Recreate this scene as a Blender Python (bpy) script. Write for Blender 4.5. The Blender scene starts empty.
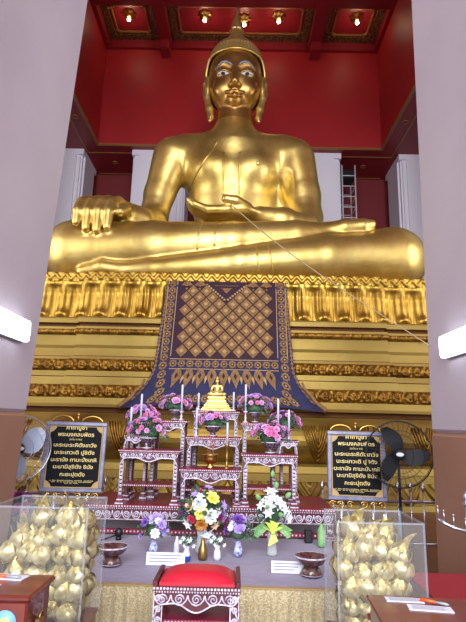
import bpy, math, random
import numpy as np
from mathutils import Vector, Matrix
from mathutils.bvhtree import BVHTree

R = math.radians
PI = math.pi
S = bpy.context.scene
COL = S.collection

# ------------------------------------------------------------------ camera
cam_data = bpy.data.cameras.new('camera')
cam = bpy.data.objects.new('camera', cam_data)
COL.objects.link(cam)
cam_data.sensor_fit = 'HORIZONTAL'
cam_data.sensor_width = 36.0
cam_data.lens = 503.0 / 466.0 * 36.0
cam_data.clip_end = 200
cam.matrix_world = (Matrix.Translation((0, 0, 1.55)) @ Matrix.Rotation(R(.57), 4, 'Z')
                    @ Matrix.Rotation(R(102.5), 4, 'X') @ Matrix.Rotation(R(1.3), 4, 'Z'))
S.camera = cam

# ------------------------------------------------------------------ world and lights
wd = bpy.data.worlds.new('daylight'); S.world = wd
wd.use_nodes = True
bg = wd.node_tree.nodes['Background']
bg.inputs[0].default_value = (.80, .86, 1.0, 1); bg.inputs[1].default_value = 1.0

def area(name, loc, target, sx, sy, power, col):
    l = bpy.data.lights.new(name, 'AREA'); l.shape = 'RECTANGLE'
    l.size = sx; l.size_y = sy; l.energy = power; l.color = col
    o = bpy.data.objects.new(name, l); COL.objects.link(o)
    o.location = loc
    o.rotation_euler = (Vector(target) - Vector(loc)).to_track_quat('-Z', 'Y').to_euler()
    return o
area('doorway_daylight', (0, -13, 9.5), (0, 12, 7.5), 15, 13, 9000, (.95, .96, 1.0))
area('side_fill_light', (-9.6, 9.0, 6.5), (0, 13, 6.5), 5, 6, 500, (.95, .97, 1.0))  # added side fill, one lamp per aisle; the side walls have no windows
area('side_fill_light', (9.6, 9.0, 6.5), (0, 13, 6.5), 5, 6, 500, (.95, .97, 1.0))

S.view_settings.view_transform = 'Standard'
S.view_settings.look = 'None'
S.view_settings.gamma = 1
S.view_settings.use_curve_mapping = False
S.view_settings.exposure = -0.08

# ------------------------------------------------------------------ materials
def srgb(r, g, b):
    f = lambda c: (c / 255 / 12.92) if c / 255 <= .04045 else ((c / 255 + .055) / 1.055) ** 2.4
    return (f(r), f(g), f(b), 1)

def mat(name, rgb, rough=.6, metal=0, rgb2=None, scale=8, bump=0, bscale=30, detail=4, coat=0, trans=0, emit=0, alpha=1, sheen=0, ior=None, kind='noise', aniso=None):
    m = bpy.data.materials.new(name); m.use_nodes = True
    nt = m.node_tree; N = nt.nodes; L = nt.links
    b = N['Principled BSDF']
    b.inputs['Base Color'].default_value = srgb(*rgb)
    b.inputs['Roughness'].default_value = rough
    b.inputs['Metallic'].default_value = metal
    b.inputs['Coat Weight'].default_value = coat
    b.inputs['Transmission Weight'].default_value = trans
    b.inputs['Alpha'].default_value = alpha
    b.inputs['Sheen Weight'].default_value = sheen
    if ior: b.inputs['IOR'].default_value = ior
    if emit:
        b.inputs['Emission Color'].default_value = srgb(*rgb); b.inputs['Emission Strength'].default_value = emit
    tc = N.new('ShaderNodeTexCoord')
    if rgb2 is not None:
        if kind == 'voronoi':
            t = N.new('ShaderNodeTexVoronoi'); t.inputs['Scale'].default_value = scale
            out = t.outputs['Distance']
        else:
            t = N.new('ShaderNodeTexNoise'); t.inputs['Scale'].default_value = scale; t.inputs['Detail'].default_value = detail
            out = t.outputs['Fac']
        mp = N.new('ShaderNodeMapping')
        if aniso: mp.inputs['Scale'].default_value = aniso
        L.new(tc.outputs['Object'], mp.inputs[0]); L.new(mp.outputs[0], t.inputs['Vector'])
        r = N.new('ShaderNodeValToRGB')
        r.color_ramp.elements[0].position = .35; r.color_ramp.elements[1].position = .65
        r.color_ramp.elements[0].color = srgb(*rgb); r.color_ramp.elements[1].color = srgb(*rgb2)
        L.new(out, r.inputs[0]); L.new(r.outputs[0], b.inputs['Base Color'])
    if bump:
        n2 = N.new('ShaderNodeTexNoise'); n2.inputs['Scale'].default_value = bscale; n2.inputs['Detail'].default_value = 3
        L.new(tc.outputs['Object'], n2.inputs['Vector'])
        bp = N.new('ShaderNodeBump'); bp.inputs['Strength'].default_value = bump; bp.inputs['Distance'].default_value = .05
        L.new(n2.outputs['Fac'], bp.inputs['Height']); L.new(bp.outputs[0], b.inputs['Normal'])
    return m

M = {}
M['gold'] = mat('polished gold leaf', (228, 204, 124), .40, .88, (202, 174, 94), 1.6, .4, 1.6)
M['gold_face'] = mat('toned gold leaf of the face', (196, 156, 90), .38, .92, (184, 140, 74), 2.0, .12, 2)
M['gold_hair'] = mat('gold curls', (232, 206, 132), .42, .85)
M['gold_relief'] = mat('gilded carving', (206, 170, 76), .40, .9, (176, 138, 54), 3)
M['gold_dark'] = mat('aged carved gilding', (176, 134, 56), .5, .85, (120, 84, 32), 6)
M['gold_paint'] = mat('gold painted moulding', (172, 148, 76), .52, .6, (152, 126, 60), .9, .15, 4, aniso=(.5, 1, 2))
M['gold_bulge'] = mat('worn gold rounded moulding', (160, 132, 60), .48, .75, (112, 84, 36), 1.4, .15, 5, aniso=(.6, 1, 2))
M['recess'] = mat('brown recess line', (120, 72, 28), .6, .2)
M['brass'] = mat('brass', (214, 170, 84), .28, 1)
M['brass_dull'] = mat('dull brass', (160, 130, 80), .4, .9)
M['white'] = mat('white paint of the eyes', (200, 200, 196), .4)
M['black'] = mat('glossy black', (14, 14, 18), .45)
M['silver_blue'] = mat('mother of pearl eyebrow', (138, 148, 166), .4, .5)
M['lav'] = mat('lavender white wall paint', (194, 184, 192), .55, 0, (186, 176, 186), .8, .04, 20)
M['col_white'] = mat('white column paint', (232, 230, 242), .5)
M['dado'] = mat('brown dado paint', (158, 118, 96), .45, 0, (148, 108, 88), 1.2)
M['red'] = mat('red wall paint', (170, 28, 34), .5, 0, (158, 24, 30), .5)
M['red_dark'] = mat('dark red wall paint', (120, 26, 30), .6)
M['red_coffer'] = mat('deep red coffer paint', (138, 22, 32), .5)
M['gild_line'] = mat('gilded line', (150, 104, 52), .5, .1)
M['gild_pattern'] = mat('gilt stencil on dark green', (62, 34, 24), .6, 0, (112, 76, 38), 9, kind='voronoi')
M['floor'] = mat('brown red tiles', (110, 66, 56), .35, 0, (96, 56, 48), 2)
M['grey_wall'] = mat('grey wall paint', (150, 142, 150), .6)
M['tube'] = mat('lit fluorescent tube', (236, 243, 255), .5, emit=7)
M['bulb'] = mat('lit bulb', (255, 236, 190), .5, emit=26)
M['plastic_grey'] = mat('grey plastic', (150, 155, 168), .4)
M['lacquer'] = mat('dark red lacquered wood', (84, 20, 32), .32, 0, (66, 14, 26), 8, coat=.3)
M['lacquer_red'] = mat('bright red lacquer', (116, 18, 46), .4, coat=.1)
M['pearl'] = mat('mother of pearl inlay', (216, 208, 222), .4, .1, (168, 156, 178), 30)
M['cushion'] = mat('red leatherette', (182, 32, 54), .36, 0, (184, 26, 46), 3, .05, 30)
M['purple_cloth'] = mat('mauve tablecloth', (136, 126, 152), .7, 0, (126, 116, 142), 3, .2, 12, sheen=.2)
M['gold_cloth'] = mat('gold brocade', (176, 158, 118), .5, .2, (202, 188, 150), 70, .4, 80, sheen=.3, kind='voronoi')
M['blue_cloth'] = mat('royal blue brocade', (40, 42, 84), .8, 0, (34, 34, 72), 6, .1, 30)
M['maroon_cloth'] = mat('maroon brocade', (54, 24, 42), .8, 0, (44, 20, 40), 6, .1, 30)
M['embroidery'] = mat('gold thread embroidery', (148, 112, 66), .6, .2, (120, 86, 48), 18)
M['embroidery_pale'] = mat('pale gold thread', (176, 146, 96), .6, .2)
M['sign_frame'] = mat('grey marble frame', (138, 138, 160), .3, .1, (112, 112, 138), 10)
M['sign_black'] = mat('black granite', (8, 10, 16), .6)
M['sign_black'].node_tree.nodes['Principled BSDF'].inputs['Specular IOR Level'].default_value = .15
M['letter'] = mat('gilded lettering', (206, 184, 120), .45, .3)
M['steel'] = mat('stainless steel', (190, 192, 204), .28, .9)
M['candle'] = mat('white wax', (186, 184, 206), .5)
M['acrylic'] = mat('clear acrylic', (215, 225, 230), .05, alpha=.05)
M['acrylic_edge'] = mat('acrylic edge', (190, 200, 215), .2, alpha=.16)
M['bud_gold'] = mat('pale gold foil', (196, 178, 112), .42, .6, (144, 118, 60), 24, .35, 30)
M['leaf_gold'] = mat('gold foil leaf', (222, 214, 166), .36, .6, (176, 160, 100), 22)
M['wood_red'] = mat('red brown varnished wood', (112, 44, 34), .3, 0, (94, 34, 28), 2.5, coat=.4, aniso=(1, 6, 6))
M['red_cloth'] = mat('red tablecloth', (136, 16, 30), .9)
M['paper'] = mat('white paper', (214, 214, 224), .7)
M['ink'] = mat('grey ink', (120, 120, 140), .7)
M['orange'] = mat('orange plastic', (226, 84, 34), .35)
M['sticker_blue'] = mat('light blue sticker', (110, 160, 206), .5)
M['sticker_yellow'] = mat('yellow sticker print', (222, 200, 110), .5)
M['urn'] = mat('dark pearl inlaid urn', (52, 30, 44), .25, .1, (120, 104, 120), 40)
M['urn_wood'] = mat('brown lacquered bowl', (72, 32, 32), .2, 0, (100, 76, 74), 26, coat=.3)
M['green'] = mat('dark green leaves', (62, 96, 64), .6, 0, (40, 74, 50), 14)
M['green_light'] = mat('light green leaves', (132, 176, 112), .6, 0, (100, 150, 90), 14)
M['pink'] = mat('pink petals', (196, 130, 186), .6, 0, (214, 158, 204), 12)
M['pink_hot'] = mat('hot pink petals', (206, 108, 164), .6)
M['purple'] = mat('purple petals', (112, 66, 164), .6)
M['lilac'] = mat('lilac petals', (172, 144, 214), .6)
M['magenta'] = mat('magenta petals', (150, 42, 120), .6)
M['yellow'] = mat('yellow petals', (236, 226, 112), .6)
M['white_petal'] = mat('white petals', (228, 232, 240), .6)
M['peach'] = mat('peach petals', (226, 190, 150), .6)
M['rust'] = mat('orange brown petals', (190, 128, 56), .6)
M['red_petal'] = mat('red petals', (206, 40, 84), .6)
M['lime'] = mat('lime ribbon', (196, 216, 92), .5)
M['ceramic'] = mat('white ceramic', (206, 206, 216), .25)
M['ceramic_blue'] = mat('blue and white ceramic', (206, 210, 226), .25, 0, (64, 84, 160), 40)
M['cobalt'] = mat('cobalt ceramic', (40, 70, 160), .25)
M['glass'] = mat('clear glass vase', (220, 230, 226), .05, alpha=.35)
M['cord'] = mat('cream cotton cord', (178, 158, 122), .8)
M['fan_black'] = mat('black fan plastic', (18, 20, 28), .6)
M['fan_blade'] = mat('pale blue fan blade', (168, 180, 206), .35)
M['scaf'] = mat('white painted steel', (214, 212, 220), .5)
M['incense'] = mat('incense sticks', (170, 110, 110), .7)

# ------------------------------------------------------------------ mesh helpers
class MB:
    """collects shapes and links them as one mesh object"""
    def __init__(s): s.v = []; s.f = []; s.m = []; s.sm = []
    def add(s, v, f, mi=0, smooth=False):
        o = len(s.v); s.v += [tuple(p) for p in v]
        for q in f:
            s.f.append([i + o for i in q]); s.m.append(mi); s.sm.append(smooth)
        return s
    def box(s, x0, x1, y0, y1, z0, z1, mi=0, b=0.0):
        if b <= 0:
            v = [(x, y, z) for x in (x0, x1) for y in (y0, y1) for z in (z0, z1)]
            f = [(0, 1, 3, 2), (4, 6, 7, 5), (0, 4, 5, 1), (2, 3, 7, 6), (0, 2, 6, 4), (1, 5, 7, 3)]
            return s.add(v, f, mi)
        cx, cy, cz = (x0+x1)/2, (y0+y1)/2, (z0+z1)/2
        hx, hy, hz = abs(x1-x0)/2, abs(y1-y0)/2, abs(z1-z0)/2
        b = min(b, hx*.9, hy*.9, hz*.9)
        bm = BOXB(hx, hy, hz, b)
        return s.add([(cx+p[0], cy+p[1], cz+p[2]) for p in bm[0]], bm[1], mi)
    def lathe(s, prof, n=16, c=(0, 0, 0), mi=0, smooth=True, lobes=0, amp=0, ax='Z', caps=True):
        v = []; f = []
        for r, z in prof:
            for k in range(n):
                a = 2*PI*k/n
                rr = r*(1+amp*math.cos(lobes*a)) if lobes else r
                p = (rr*math.cos(a), rr*math.sin(a), z)
                if ax == 'Y': p = (p[0], p[2], p[1])
                if ax == 'X': p = (p[2], p[0], p[1])
                v.append((p[0]+c[0], p[1]+c[1], p[2]+c[2]))
        for i in range(len(prof)-1):
            for k in range(n):
                f.append((i*n+k, i*n+(k+1) % n, (i+1)*n+(k+1) % n, (i+1)*n+k))
        if caps:
            f.append(tuple(reversed(range(n)))); f.append(tuple(range((len(prof)-1)*n, len(prof)*n)))
        return s.add(v, f, mi, smooth)
    def tube(s, pts, r, n=6, mi=0, closed=False, smooth=True):
        pts = [Vector(p) for p in pts]; m = len(pts); v = []; f = []
        rr = r if isinstance(r, (list, tuple)) else [r]*m
        up = Vector((0, 0, 1)); prev = None
        for i, p in enumerate(pts):
            if closed: t = pts[(i+1) % m]-pts[i-1]
            else: t = pts[min(i+1, m-1)]-pts[max(i-1, 0)]
            if t.length < 1e-9: t = Vector((0, 0, 1))
            t.normalize()
            a = prev if prev is not None else (up if abs(t.dot(up)) < .95 else Vector((1, 0, 0)))
            x = (a - t*a.dot(t))
            if x.length < 1e-6: x = t.orthogonal()
            x.normalize(); y = t.cross(x); prev = x
            for k in range(n):
                an = 2*PI*k/n
                v.append(p + x*(math.cos(an)*rr[i]) + y*(math.sin(an)*rr[i]))
        for i in range(m if closed else m-1):
            j = (i+1) % m
            for k in range(n): f.append((i*n+k, i*n+(k+1) % n, j*n+(k+1) % n, j*n+k))
        if not closed:
            f.append(tuple(reversed(range(n)))); f.append(tuple(range((m-1)*n, m*n)))
        return s.add(v, f, mi, smooth)
    def sphere(s, c, r, n=12, mi=0, sc=(1, 1, 1)):
        prof = [(max(1e-4, math.sin(PI*i/(n//2+2))), -math.cos(PI*i/(n//2+2))) for i in range(n//2+3)]
        v = []; f = []
        for a, z in prof:
            for k in range(n):
                t = 2*PI*k/n
                v.append((c[0]+r*sc[0]*a*math.cos(t), c[1]+r*sc[1]*a*math.sin(t), c[2]+r*sc[2]*z))
        for i in range(len(prof)-1):
            for k in range(n): f.append((i*n+k, i*n+(k+1) % n, (i+1)*n+(k+1) % n, (i+1)*n+k))
        return s.add(v, f, mi, True)
    def prism(s, poly, y0, y1, mi=0):
        """polygon in (x,z) extruded along y"""
        n = len(poly)
        v = [(p[0], y0, p[1]) for p in poly] + [(p[0], y1, p[1]) for p in poly]
        f = [tuple(range(n)), tuple(reversed(range(n, 2*n)))]
        f += [(i, i+n, (i+1) % n+n, (i+1) % n) for i in range(n)]
        return s.add(v, f, mi)
    def prism_z(s, poly, z0, z1, mi=0):
        n = len(poly)
        v = [(p[0], p[1], z0) for p in poly] + [(p[0], p[1], z1) for p in poly]
        f = [tuple(reversed(range(n))), tuple(range(n, 2*n))]
        f += [(i, (i+1) % n, (i+1) % n+n, i+n) for i in range(n)]
        return s.add(v, f, mi)
    def build(s, name, mats, parent=None, loc=None, rot=None):
        me = bpy.data.meshes.new(name)
        me.from_pydata(s.v, [], s.f)
        if not isinstance(mats, (list, tuple)): mats = [mats]
        for m in mats: me.materials.append(M[m])
        me.polygons.foreach_set('material_index', s.m)
        me.polygons.foreach_set('use_smooth', s.sm)
        me.update()
        o = bpy.data.objects.new(name, me); COL.objects.link(o)
        if parent: o.parent = parent
        if loc: o.location = loc
        if rot: o.rotation_euler = rot
        return o

def BOXB(hx, hy, hz, b):
    v = []; idx = {}
    for i, sx in enumerate((-1, 1)):
        for j, sy in enumerate((-1, 1)):
            for k, sz in enumerate((-1, 1)):
                for a in range(3):
                    h = [sx*(hx-b), sy*(hy-b), sz*(hz-b)]
                    h[a] = (sx*hx, sy*hy, sz*hz)[a]
                    idx[(i, j, k, a)] = len(v); v.append(tuple(h))
    f = []
    for a in range(3):
        for s_ in (0, 1):
            q = []
            for (p, r_) in ((0, 0), (0, 1), (1, 1), (1, 0)):
                key = [p, r_]; t = [0, 0, 0]; o = [x for x in range(3) if x != a]
                t[a] = s_; t[o[0]] = p; t[o[1]] = r_
                q.append(idx[(t[0], t[1], t[2], a)])
            f.append(q)
    for e in range(3):                      # edges along axis e
        o = [x for x in range(3) if x != e]
        for p in (0, 1):
            for r_ in (0, 1):
                q = []
                for (w, a) in ((0, o[0]), (1, o[0]), (1, o[1]), (0, o[1])):
                    t = [0, 0, 0]; t[e] = w; t[o[0]] = p; t[o[1]] = r_
                    q.append(idx[(t[0], t[1], t[2], a)])
                f.append(q)
    for i in (0, 1):
        for j in (0, 1):
            for k in (0, 1): f.append([idx[(i, j, k, a)] for a in range(3)])
    # orient faces outward
    out = []
    for q in f:
        c = Vector((0, 0, 0))
        for i_ in q: c += Vector(v[i_])
        n = (Vector(v[q[1]])-Vector(v[q[0]])).cross(Vector(v[q[2]])-Vector(v[q[1]]))
        out.append(list(reversed(q)) if n.dot(c) < 0 else q)
    return v, out

def tag(o, label=None, cat=None, group=None, kind=None):
    if label: o['label'] = label
    if cat: o['category'] = cat
    if group: o['group'] = group
    if kind: o['kind'] = kind
    return o
def empty(name, loc=(0, 0, 0), rz=0, label=None, cat=None, group=None):
    o = bpy.data.objects.new(name, None); COL.objects.link(o)
    o.location = loc; o.rotation_euler = (0, 0, rz); o.empty_display_size = .1
    return tag(o, label, cat, group)
def kids(o): return [c for c in bpy.data.objects if c.parent == o]
def copy_tree(o, parent=None):
    c = o.copy(); COL.objects.link(c); c.parent = parent
    for ch in kids(o): copy_tree(ch, c)
    return c
def struct(o, label=None, cat=None):
    return tag(o, label, cat, None, 'structure')

# ------------------------------------------------------------------ the hall
ZS = 13.35       # underside of the soffit
ZC = 18.25       # high ceiling
def simple(name, boxes, m, label, cat):
    b = MB()
    for q in boxes: b.box(*q)
    return struct(b.build(name, m), label, cat)
simple('floor', [(-10.5, 10.5, -5, 24, -.2, 0)], 'floor', 'brown red tiled floor of the hall', 'floor')
simple('wall_left', [(-10.5, -10.2, -3, 24, 0, ZS)], 'red_dark', 'dark red outer wall on the left of the hall', 'wall')
simple('wall_right', [(10.2, 10.5, -3, 24, 0, ZS)], 'red_dark', 'dark red outer wall on the right of the hall', 'wall')
w = MB(); w.box(-10.2, 10.2, 22.75, 23.1, 10.35, ZS); w.box(-10.2, 10.2, 22.7, 23.1, 0, 10.35, 1)
struct(w.build('wall_back', ['red_dark', 'grey_wall']), 'dark red rear wall behind the statue, grey below', 'wall')
simple('wall_upper_back', [(-6.3, 6.15, 20.0, 20.3, ZS+.02, ZC)], 'red', 'bright red upper wall above the rear soffit behind the head', 'wall')
simple('wall_upper_left', [(-6.6, -6.3, 7.5, 20.0, ZS+.02, ZC)], 'red', 'red upper side wall high on the left', 'wall')
simple('wall_upper_right', [(6.15, 6.45, 7.5, 20.0, ZS+.02, ZC)], 'red', 'red upper side wall high on the right', 'wall')
simple('wall_upper_front', [(-6.6, 6.45, 7.2, 7.5, ZS+.02, ZC)], 'red', 'red upper wall above the front of the statue bay', 'wall')
simple('ceiling_soffit', [(-10.5, -6.33, 7.47, 20.03, ZS, ZS+.3), (6.18, 10.5, 7.47, 20.03, ZS, ZS+.3),
        (-10.5, 10.5, 20.03, 23.1, ZS, ZS+.3), (-10.5, 10.5, -3, 7.47, ZS, ZS+.3)], 'red_coffer', 'red soffit round the tall statue bay', 'ceiling')
simple('ceiling', [(-6.7, 6.6, 7.2, 20.4, ZC+.45, ZC+.7)], 'red_coffer', 'deep red coffered ceiling high above the statue', 'ceiling')
# beams dividing the coffers
bm_ = MB()
for y0, y1 in ((19.85, 20.0), (16.9, 17.5), (13.6, 14.1), (10.3, 10.8)):
    bm_.box(-6.3, 6.15, y0, y1, ZC-.02, ZC+.46)
for x0, x1 in ((-6.3, -6.12), (-3.75, -3.28), (2.98, 3.5), (5.98, 6.15)):
    bm_.box(x0, x1, 7.5, 20.0, ZC-.05, ZC+.46)
struct(bm_.build('ceiling_beam', 'red_coffer'), 'red beams that divide the ceiling coffers', 'ceiling beam')
# drop tongues where beams meet the rear wall
for x0, x1, lb in ((-3.72, -3.32, 'red beam end left of the statue head'), (3.02, 3.46, 'red beam end right of the statue head')):
    simple('ceiling_beam', [(x0, x1, 19.3, 20.0, ZC-.45, ZC+.1)], 'red_coffer', lb, 'ceiling beam')
# gilt pattern frames inside the coffers
n_trim = 0
for (xa, xb, lb) in ((-6.1, -3.78, 'left'), (-3.25, 2.95, 'middle'), (3.53, 5.95, 'right')):
    for (ya, yb) in ((17.5, 19.85), (14.1, 16.9)):
        n_trim += 1
        t = MB(); wd_ = .3; z0, z1 = ZC+.38, ZC+.449
        t.box(xa, xb, ya, ya+wd_, z0, z1); t.box(xa, xb, yb-wd_, yb, z0, z1)
        t.box(xa, xa+wd_, ya+wd_, yb-wd_, z0, z1); t.box(xb-wd_, xb, ya+wd_, yb-wd_, z0, z1)
        # inner gold line and curled corners
        a, b2, c, d = xa+.42, xb-.42, ya+.42, yb-.42
        for q in ((a, b2, c, c+.05), (a, b2, d-.05, d), (a, a+.05, c, d), (b2-.05, b2, c, d)): t.box(*q, z0, z1, 1)
        for cx, cy in ((a, c), (b2, c), (a, d), (b2, d)):
            t.tube([(cx+.16*math.cos(k*PI/6), cy+.16*math.sin(k*PI/6), z0+.03) for k in range(12)], .03, 4, 1, closed=True)
        struct(t.build('trim_%d' % n_trim, ['gild_pattern', 'gild_line']), 'gilt stencilled frame in the %s coffer' % lb, 'trim')
# gold lines on the soffit edges
t = MB(); z = ZS
for q in ((-6.36, 6.21, 20.0, 20.05), (-6.36, -6.30, 7.5, 20.0), (6.15, 6.21, 7.5, 20.0),
          (-6.95, 6.8, 20.62, 20.68), (-6.95, -6.89, 7.5, 20.62), (6.74, 6.8, 7.5, 20.62),
          (-6.95, 6.8, 22.6, 22.66)):
    t.box(q[0], q[1], q[2], q[3], z-.02, z+.01)
struct(t.build('trim_7', 'gild_line'), 'thin gold lines along the red soffit', 'trim')
# the soffit edge lip below the upper wall
t = MB(); t.box(-6.3, 6.15, 19.95, 20.0, ZS+.001, ZS+.05); t.box(-6.3, -6.25, 7.5, 19.95, ZS+.001, ZS+.05); t.box(6.1, 6.15, 7.5, 19.95, ZS+.001, ZS+.05)
struct(t.build('trim_8', 'gild_line'), 'gold lip at the foot of the red upper walls', 'trim')

# near pillars at both sides of the view
def near_pillar(x0, x1, lb, split, lean):
    b = MB(); b.box(x0, x1, 2.6, 5.0, split, ZS, 0, .03); b.box(x0-.004, x1+.004, 2.596, 5.004, 0, split, 1, .03)
    b.v = [(x+lean*(z-1.6), y, z) for x, y, z in b.v]          # the old pillars are slightly out of plumb
    struct(b.build('column', ['lav', 'dado']), lb, 'column')
near_pillar(-3.9, -2.04, 'massive lavender white pillar at the left edge with brown lower part', 1.60, .042)
near_pillar(1.89, 3.85, 'massive lavender white pillar at the right edge with brown lower part', 1.50, .014)

# rear columns with stepped corners
def column_plan(x0, x1, y0, y1, s=.16):
    P = []
    def corner(cx, cy, sx, sy, first):
        a = [(cx+sx*2*s, cy), (cx+sx*2*s, cy+sy*s*.5), (cx+sx*s, cy+sy*s*.5), (cx+sx*s, cy+sy*s), (cx+sx*s*.5, cy+sy*s), (cx+sx*s*.5, cy+sy*2*s), (cx, cy+sy*2*s)]
        return a if first else a[::-1]
    P += corner(x0, y0, 1, 1, False); P += corner(x1, y0, -1, 1, True)
    P += corner(x1, y1, -1, -1, False); P += corner(x0, y1, 1, -1, True)
    return P
for x0, x1, y0, y1, lb in ((-4.86, -2.45, 20.35, 22.4, 'white column seen left of the statue arm'),
        (2.25, 4.45, 20.35, 22.4, 'white column beside the scaffold, right of the statue shoulder'),
        (-9.4, -7.02, 20.35, 22.4, 'white column above the statue hand at the left'),
        (7.0, 9.4, 20.35, 22.4, 'white column at the far right beyond the statue knee'),
        (-9.4, -7.3, 12.0, 14.2, 'white side column hidden behind the left pillar'),
        (7.3, 9.4, 12.0, 14.2, 'white side column hidden behind the right pillar')):
    b = MB(); b.prism_z(column_plan(x0, x1, y0, y1), 0, ZS-.25); b.box(x0, x1, y0, y1, ZS-.25, ZS)
    struct(b.build('column', 'col_white'), lb, 'column')

# ------------------------------------------------------------------ lights of the place
def fluorescent(x, xs, y0, y1, z, lb):
    e = empty('fluorescent_lamp', (x, (y0+y1)/2, z), 0, lb, 'lamp', 'fluorescent lamps on the near pillars')
    L_ = (y1-y0)/2
    b = MB(); b.box(min(0, xs*.04), max(0, xs*.04), -L_, L_, -.105, .105, 0, .008); b.build('housing', 'plastic_grey', e)
    b = MB()
    pr = [(xs*.04, -.098), (xs*.075, -.096), (xs*.085, -.085), (xs*.09, 0), (xs*.085, .085), (xs*.075, .096), (xs*.04, .098)]
    n = len(pr); v = [(p[0], -L_+.02, p[1]) for p in pr] + [(p[0], L_-.02, p[1]) for p in pr]
    f = [(i, i+1, i+1+n, i+n) for i in range(n-1)] + [tuple(range(n)), tuple(range(n, 2*n))]
    b.add(v, f, 0, False); b.build('diffuser', 'tube', e)
fluorescent(-2.006, 1, 3.4, 4.60, 2.33, 'lit white fluorescent lamp on the left pillar')
fluorescent(1.899, -1, 3.4, 4.50, 2.25, 'lit white fluorescent lamp on the right pillar')

def rosette():
    e = empty('ceiling_lamp', (0, 0, 0))
    b = MB(); b.lathe([(.02, 0), (.26, 0), (.28, -.04), (.20, -.09), (.16, -.14), (.10, -.16)], 24, lobes=8, amp=.16)
    b.lathe([(.10, -.1), (.17, -.16), (.15, -.22), (.05, -.24)], 20, lobes=10, amp=.1)
    b.build('rosette', 'brass', e)
    b = MB()
    for k in range(8):
        a = k*PI/4
        b.add([(.1*math.cos(a-.35), .1*math.sin(a-.35), -.05), (.36*math.cos(a), .36*math.sin(a), -.02), (.1*math.cos(a+.35), .1*math.sin(a+.35), -.05), (.22*math.cos(a), .22*math.sin(a), -.12)],
              [(0, 1, 3), (1, 2, 3), (0, 3, 2)])
    b.build('petal_ring', 'brass', e)
    b = MB(); b.sphere((0, 0, -.31), .075, 10); b.build('bulb', 'bulb', e)
    return e
pr_ = rosette(); firstl = True
for x, y, lb in ((-4.95, 18.4, 'gilt rosette lamp in the left ceiling coffer'), (-1.68, 18.4, 'gilt rosette lamp left of the statue finial'),
                 (.02, 18.6, 'gilt rosette lamp half behind the statue finial'), (1.5, 18.4, 'gilt rosette lamp right of the statue finial'),
                 (4.86, 18.4, 'gilt rosette lamp in the right ceiling coffer')):
    o = pr_ if firstl else copy_tree(pr_); firstl = False
    o.location = (x, y, ZC+.45); tag(o, lb, 'lamp', 'rosette lamps of the coffered ceiling')
    l = bpy.data.lights.new('lamp_glow', 'POINT'); l.energy = 14; l.color = (1, .8, .55); l.shadow_soft_size = .1
    lo = bpy.data.objects.new('lamp_glow', l); COL.objects.link(lo); lo.location = (x, y, ZC-.06)
dl = MB(); dl.lathe([(.13, 0), (.13, -.03), (.08, -.035), (.07, 0)], 16); d0 = dl.build('downlight', 'gild_line')
for i, (x, y, lb) in enumerate(((-5.9, 21.5, 'small round downlight in the soffit, rear left'), (-6.65, 17.9, 'small round downlight in the left soffit beside the upper wall'),
                                (6.5, 17.9, 'small round downlight in the right soffit beside the upper wall'), (5.7, 21.5, 'small round downlight in the soffit, rear right'))):
    o = d0 if i == 0 else d0.copy()
    if i: COL.objects.link(o)
    o.location = (x, y, ZS); tag(o, lb, 'lamp', 'small downlights in the soffit')

# scaffold behind the right shoulder
e = empty('scaffold_tower', (4.8, 21.0, 0), 0, 'white steel scaffold tower standing beside the right rear column', 'scaffold')
for px_, py_ in ((-.28, -.4), (.3, -.4), (-.28, .5), (.3, .5)):
    b = MB(); b.tube([(px_, py_, 0), (px_, py_, 12.9)], .035, 6); b.build('post', 'scaf', e)
for i in range(25):
    z = .4+i*.5
    b = MB(); b.tube([(-.28, -.4, z), (.3, -.4, z)], .026, 5); b.tube([(.3, -.4, z), (.3, .5, z)], .02, 5); b.tube([(-.28, .5, z), (.3, .5, z)], .02, 5)
    b.build('rung', 'scaf', e)
b = MB(); b.box(-.3, .32, -.35, .5, 12.3, 12.75, 0, .03); b.build('platform_box', 'black', e)

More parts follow.
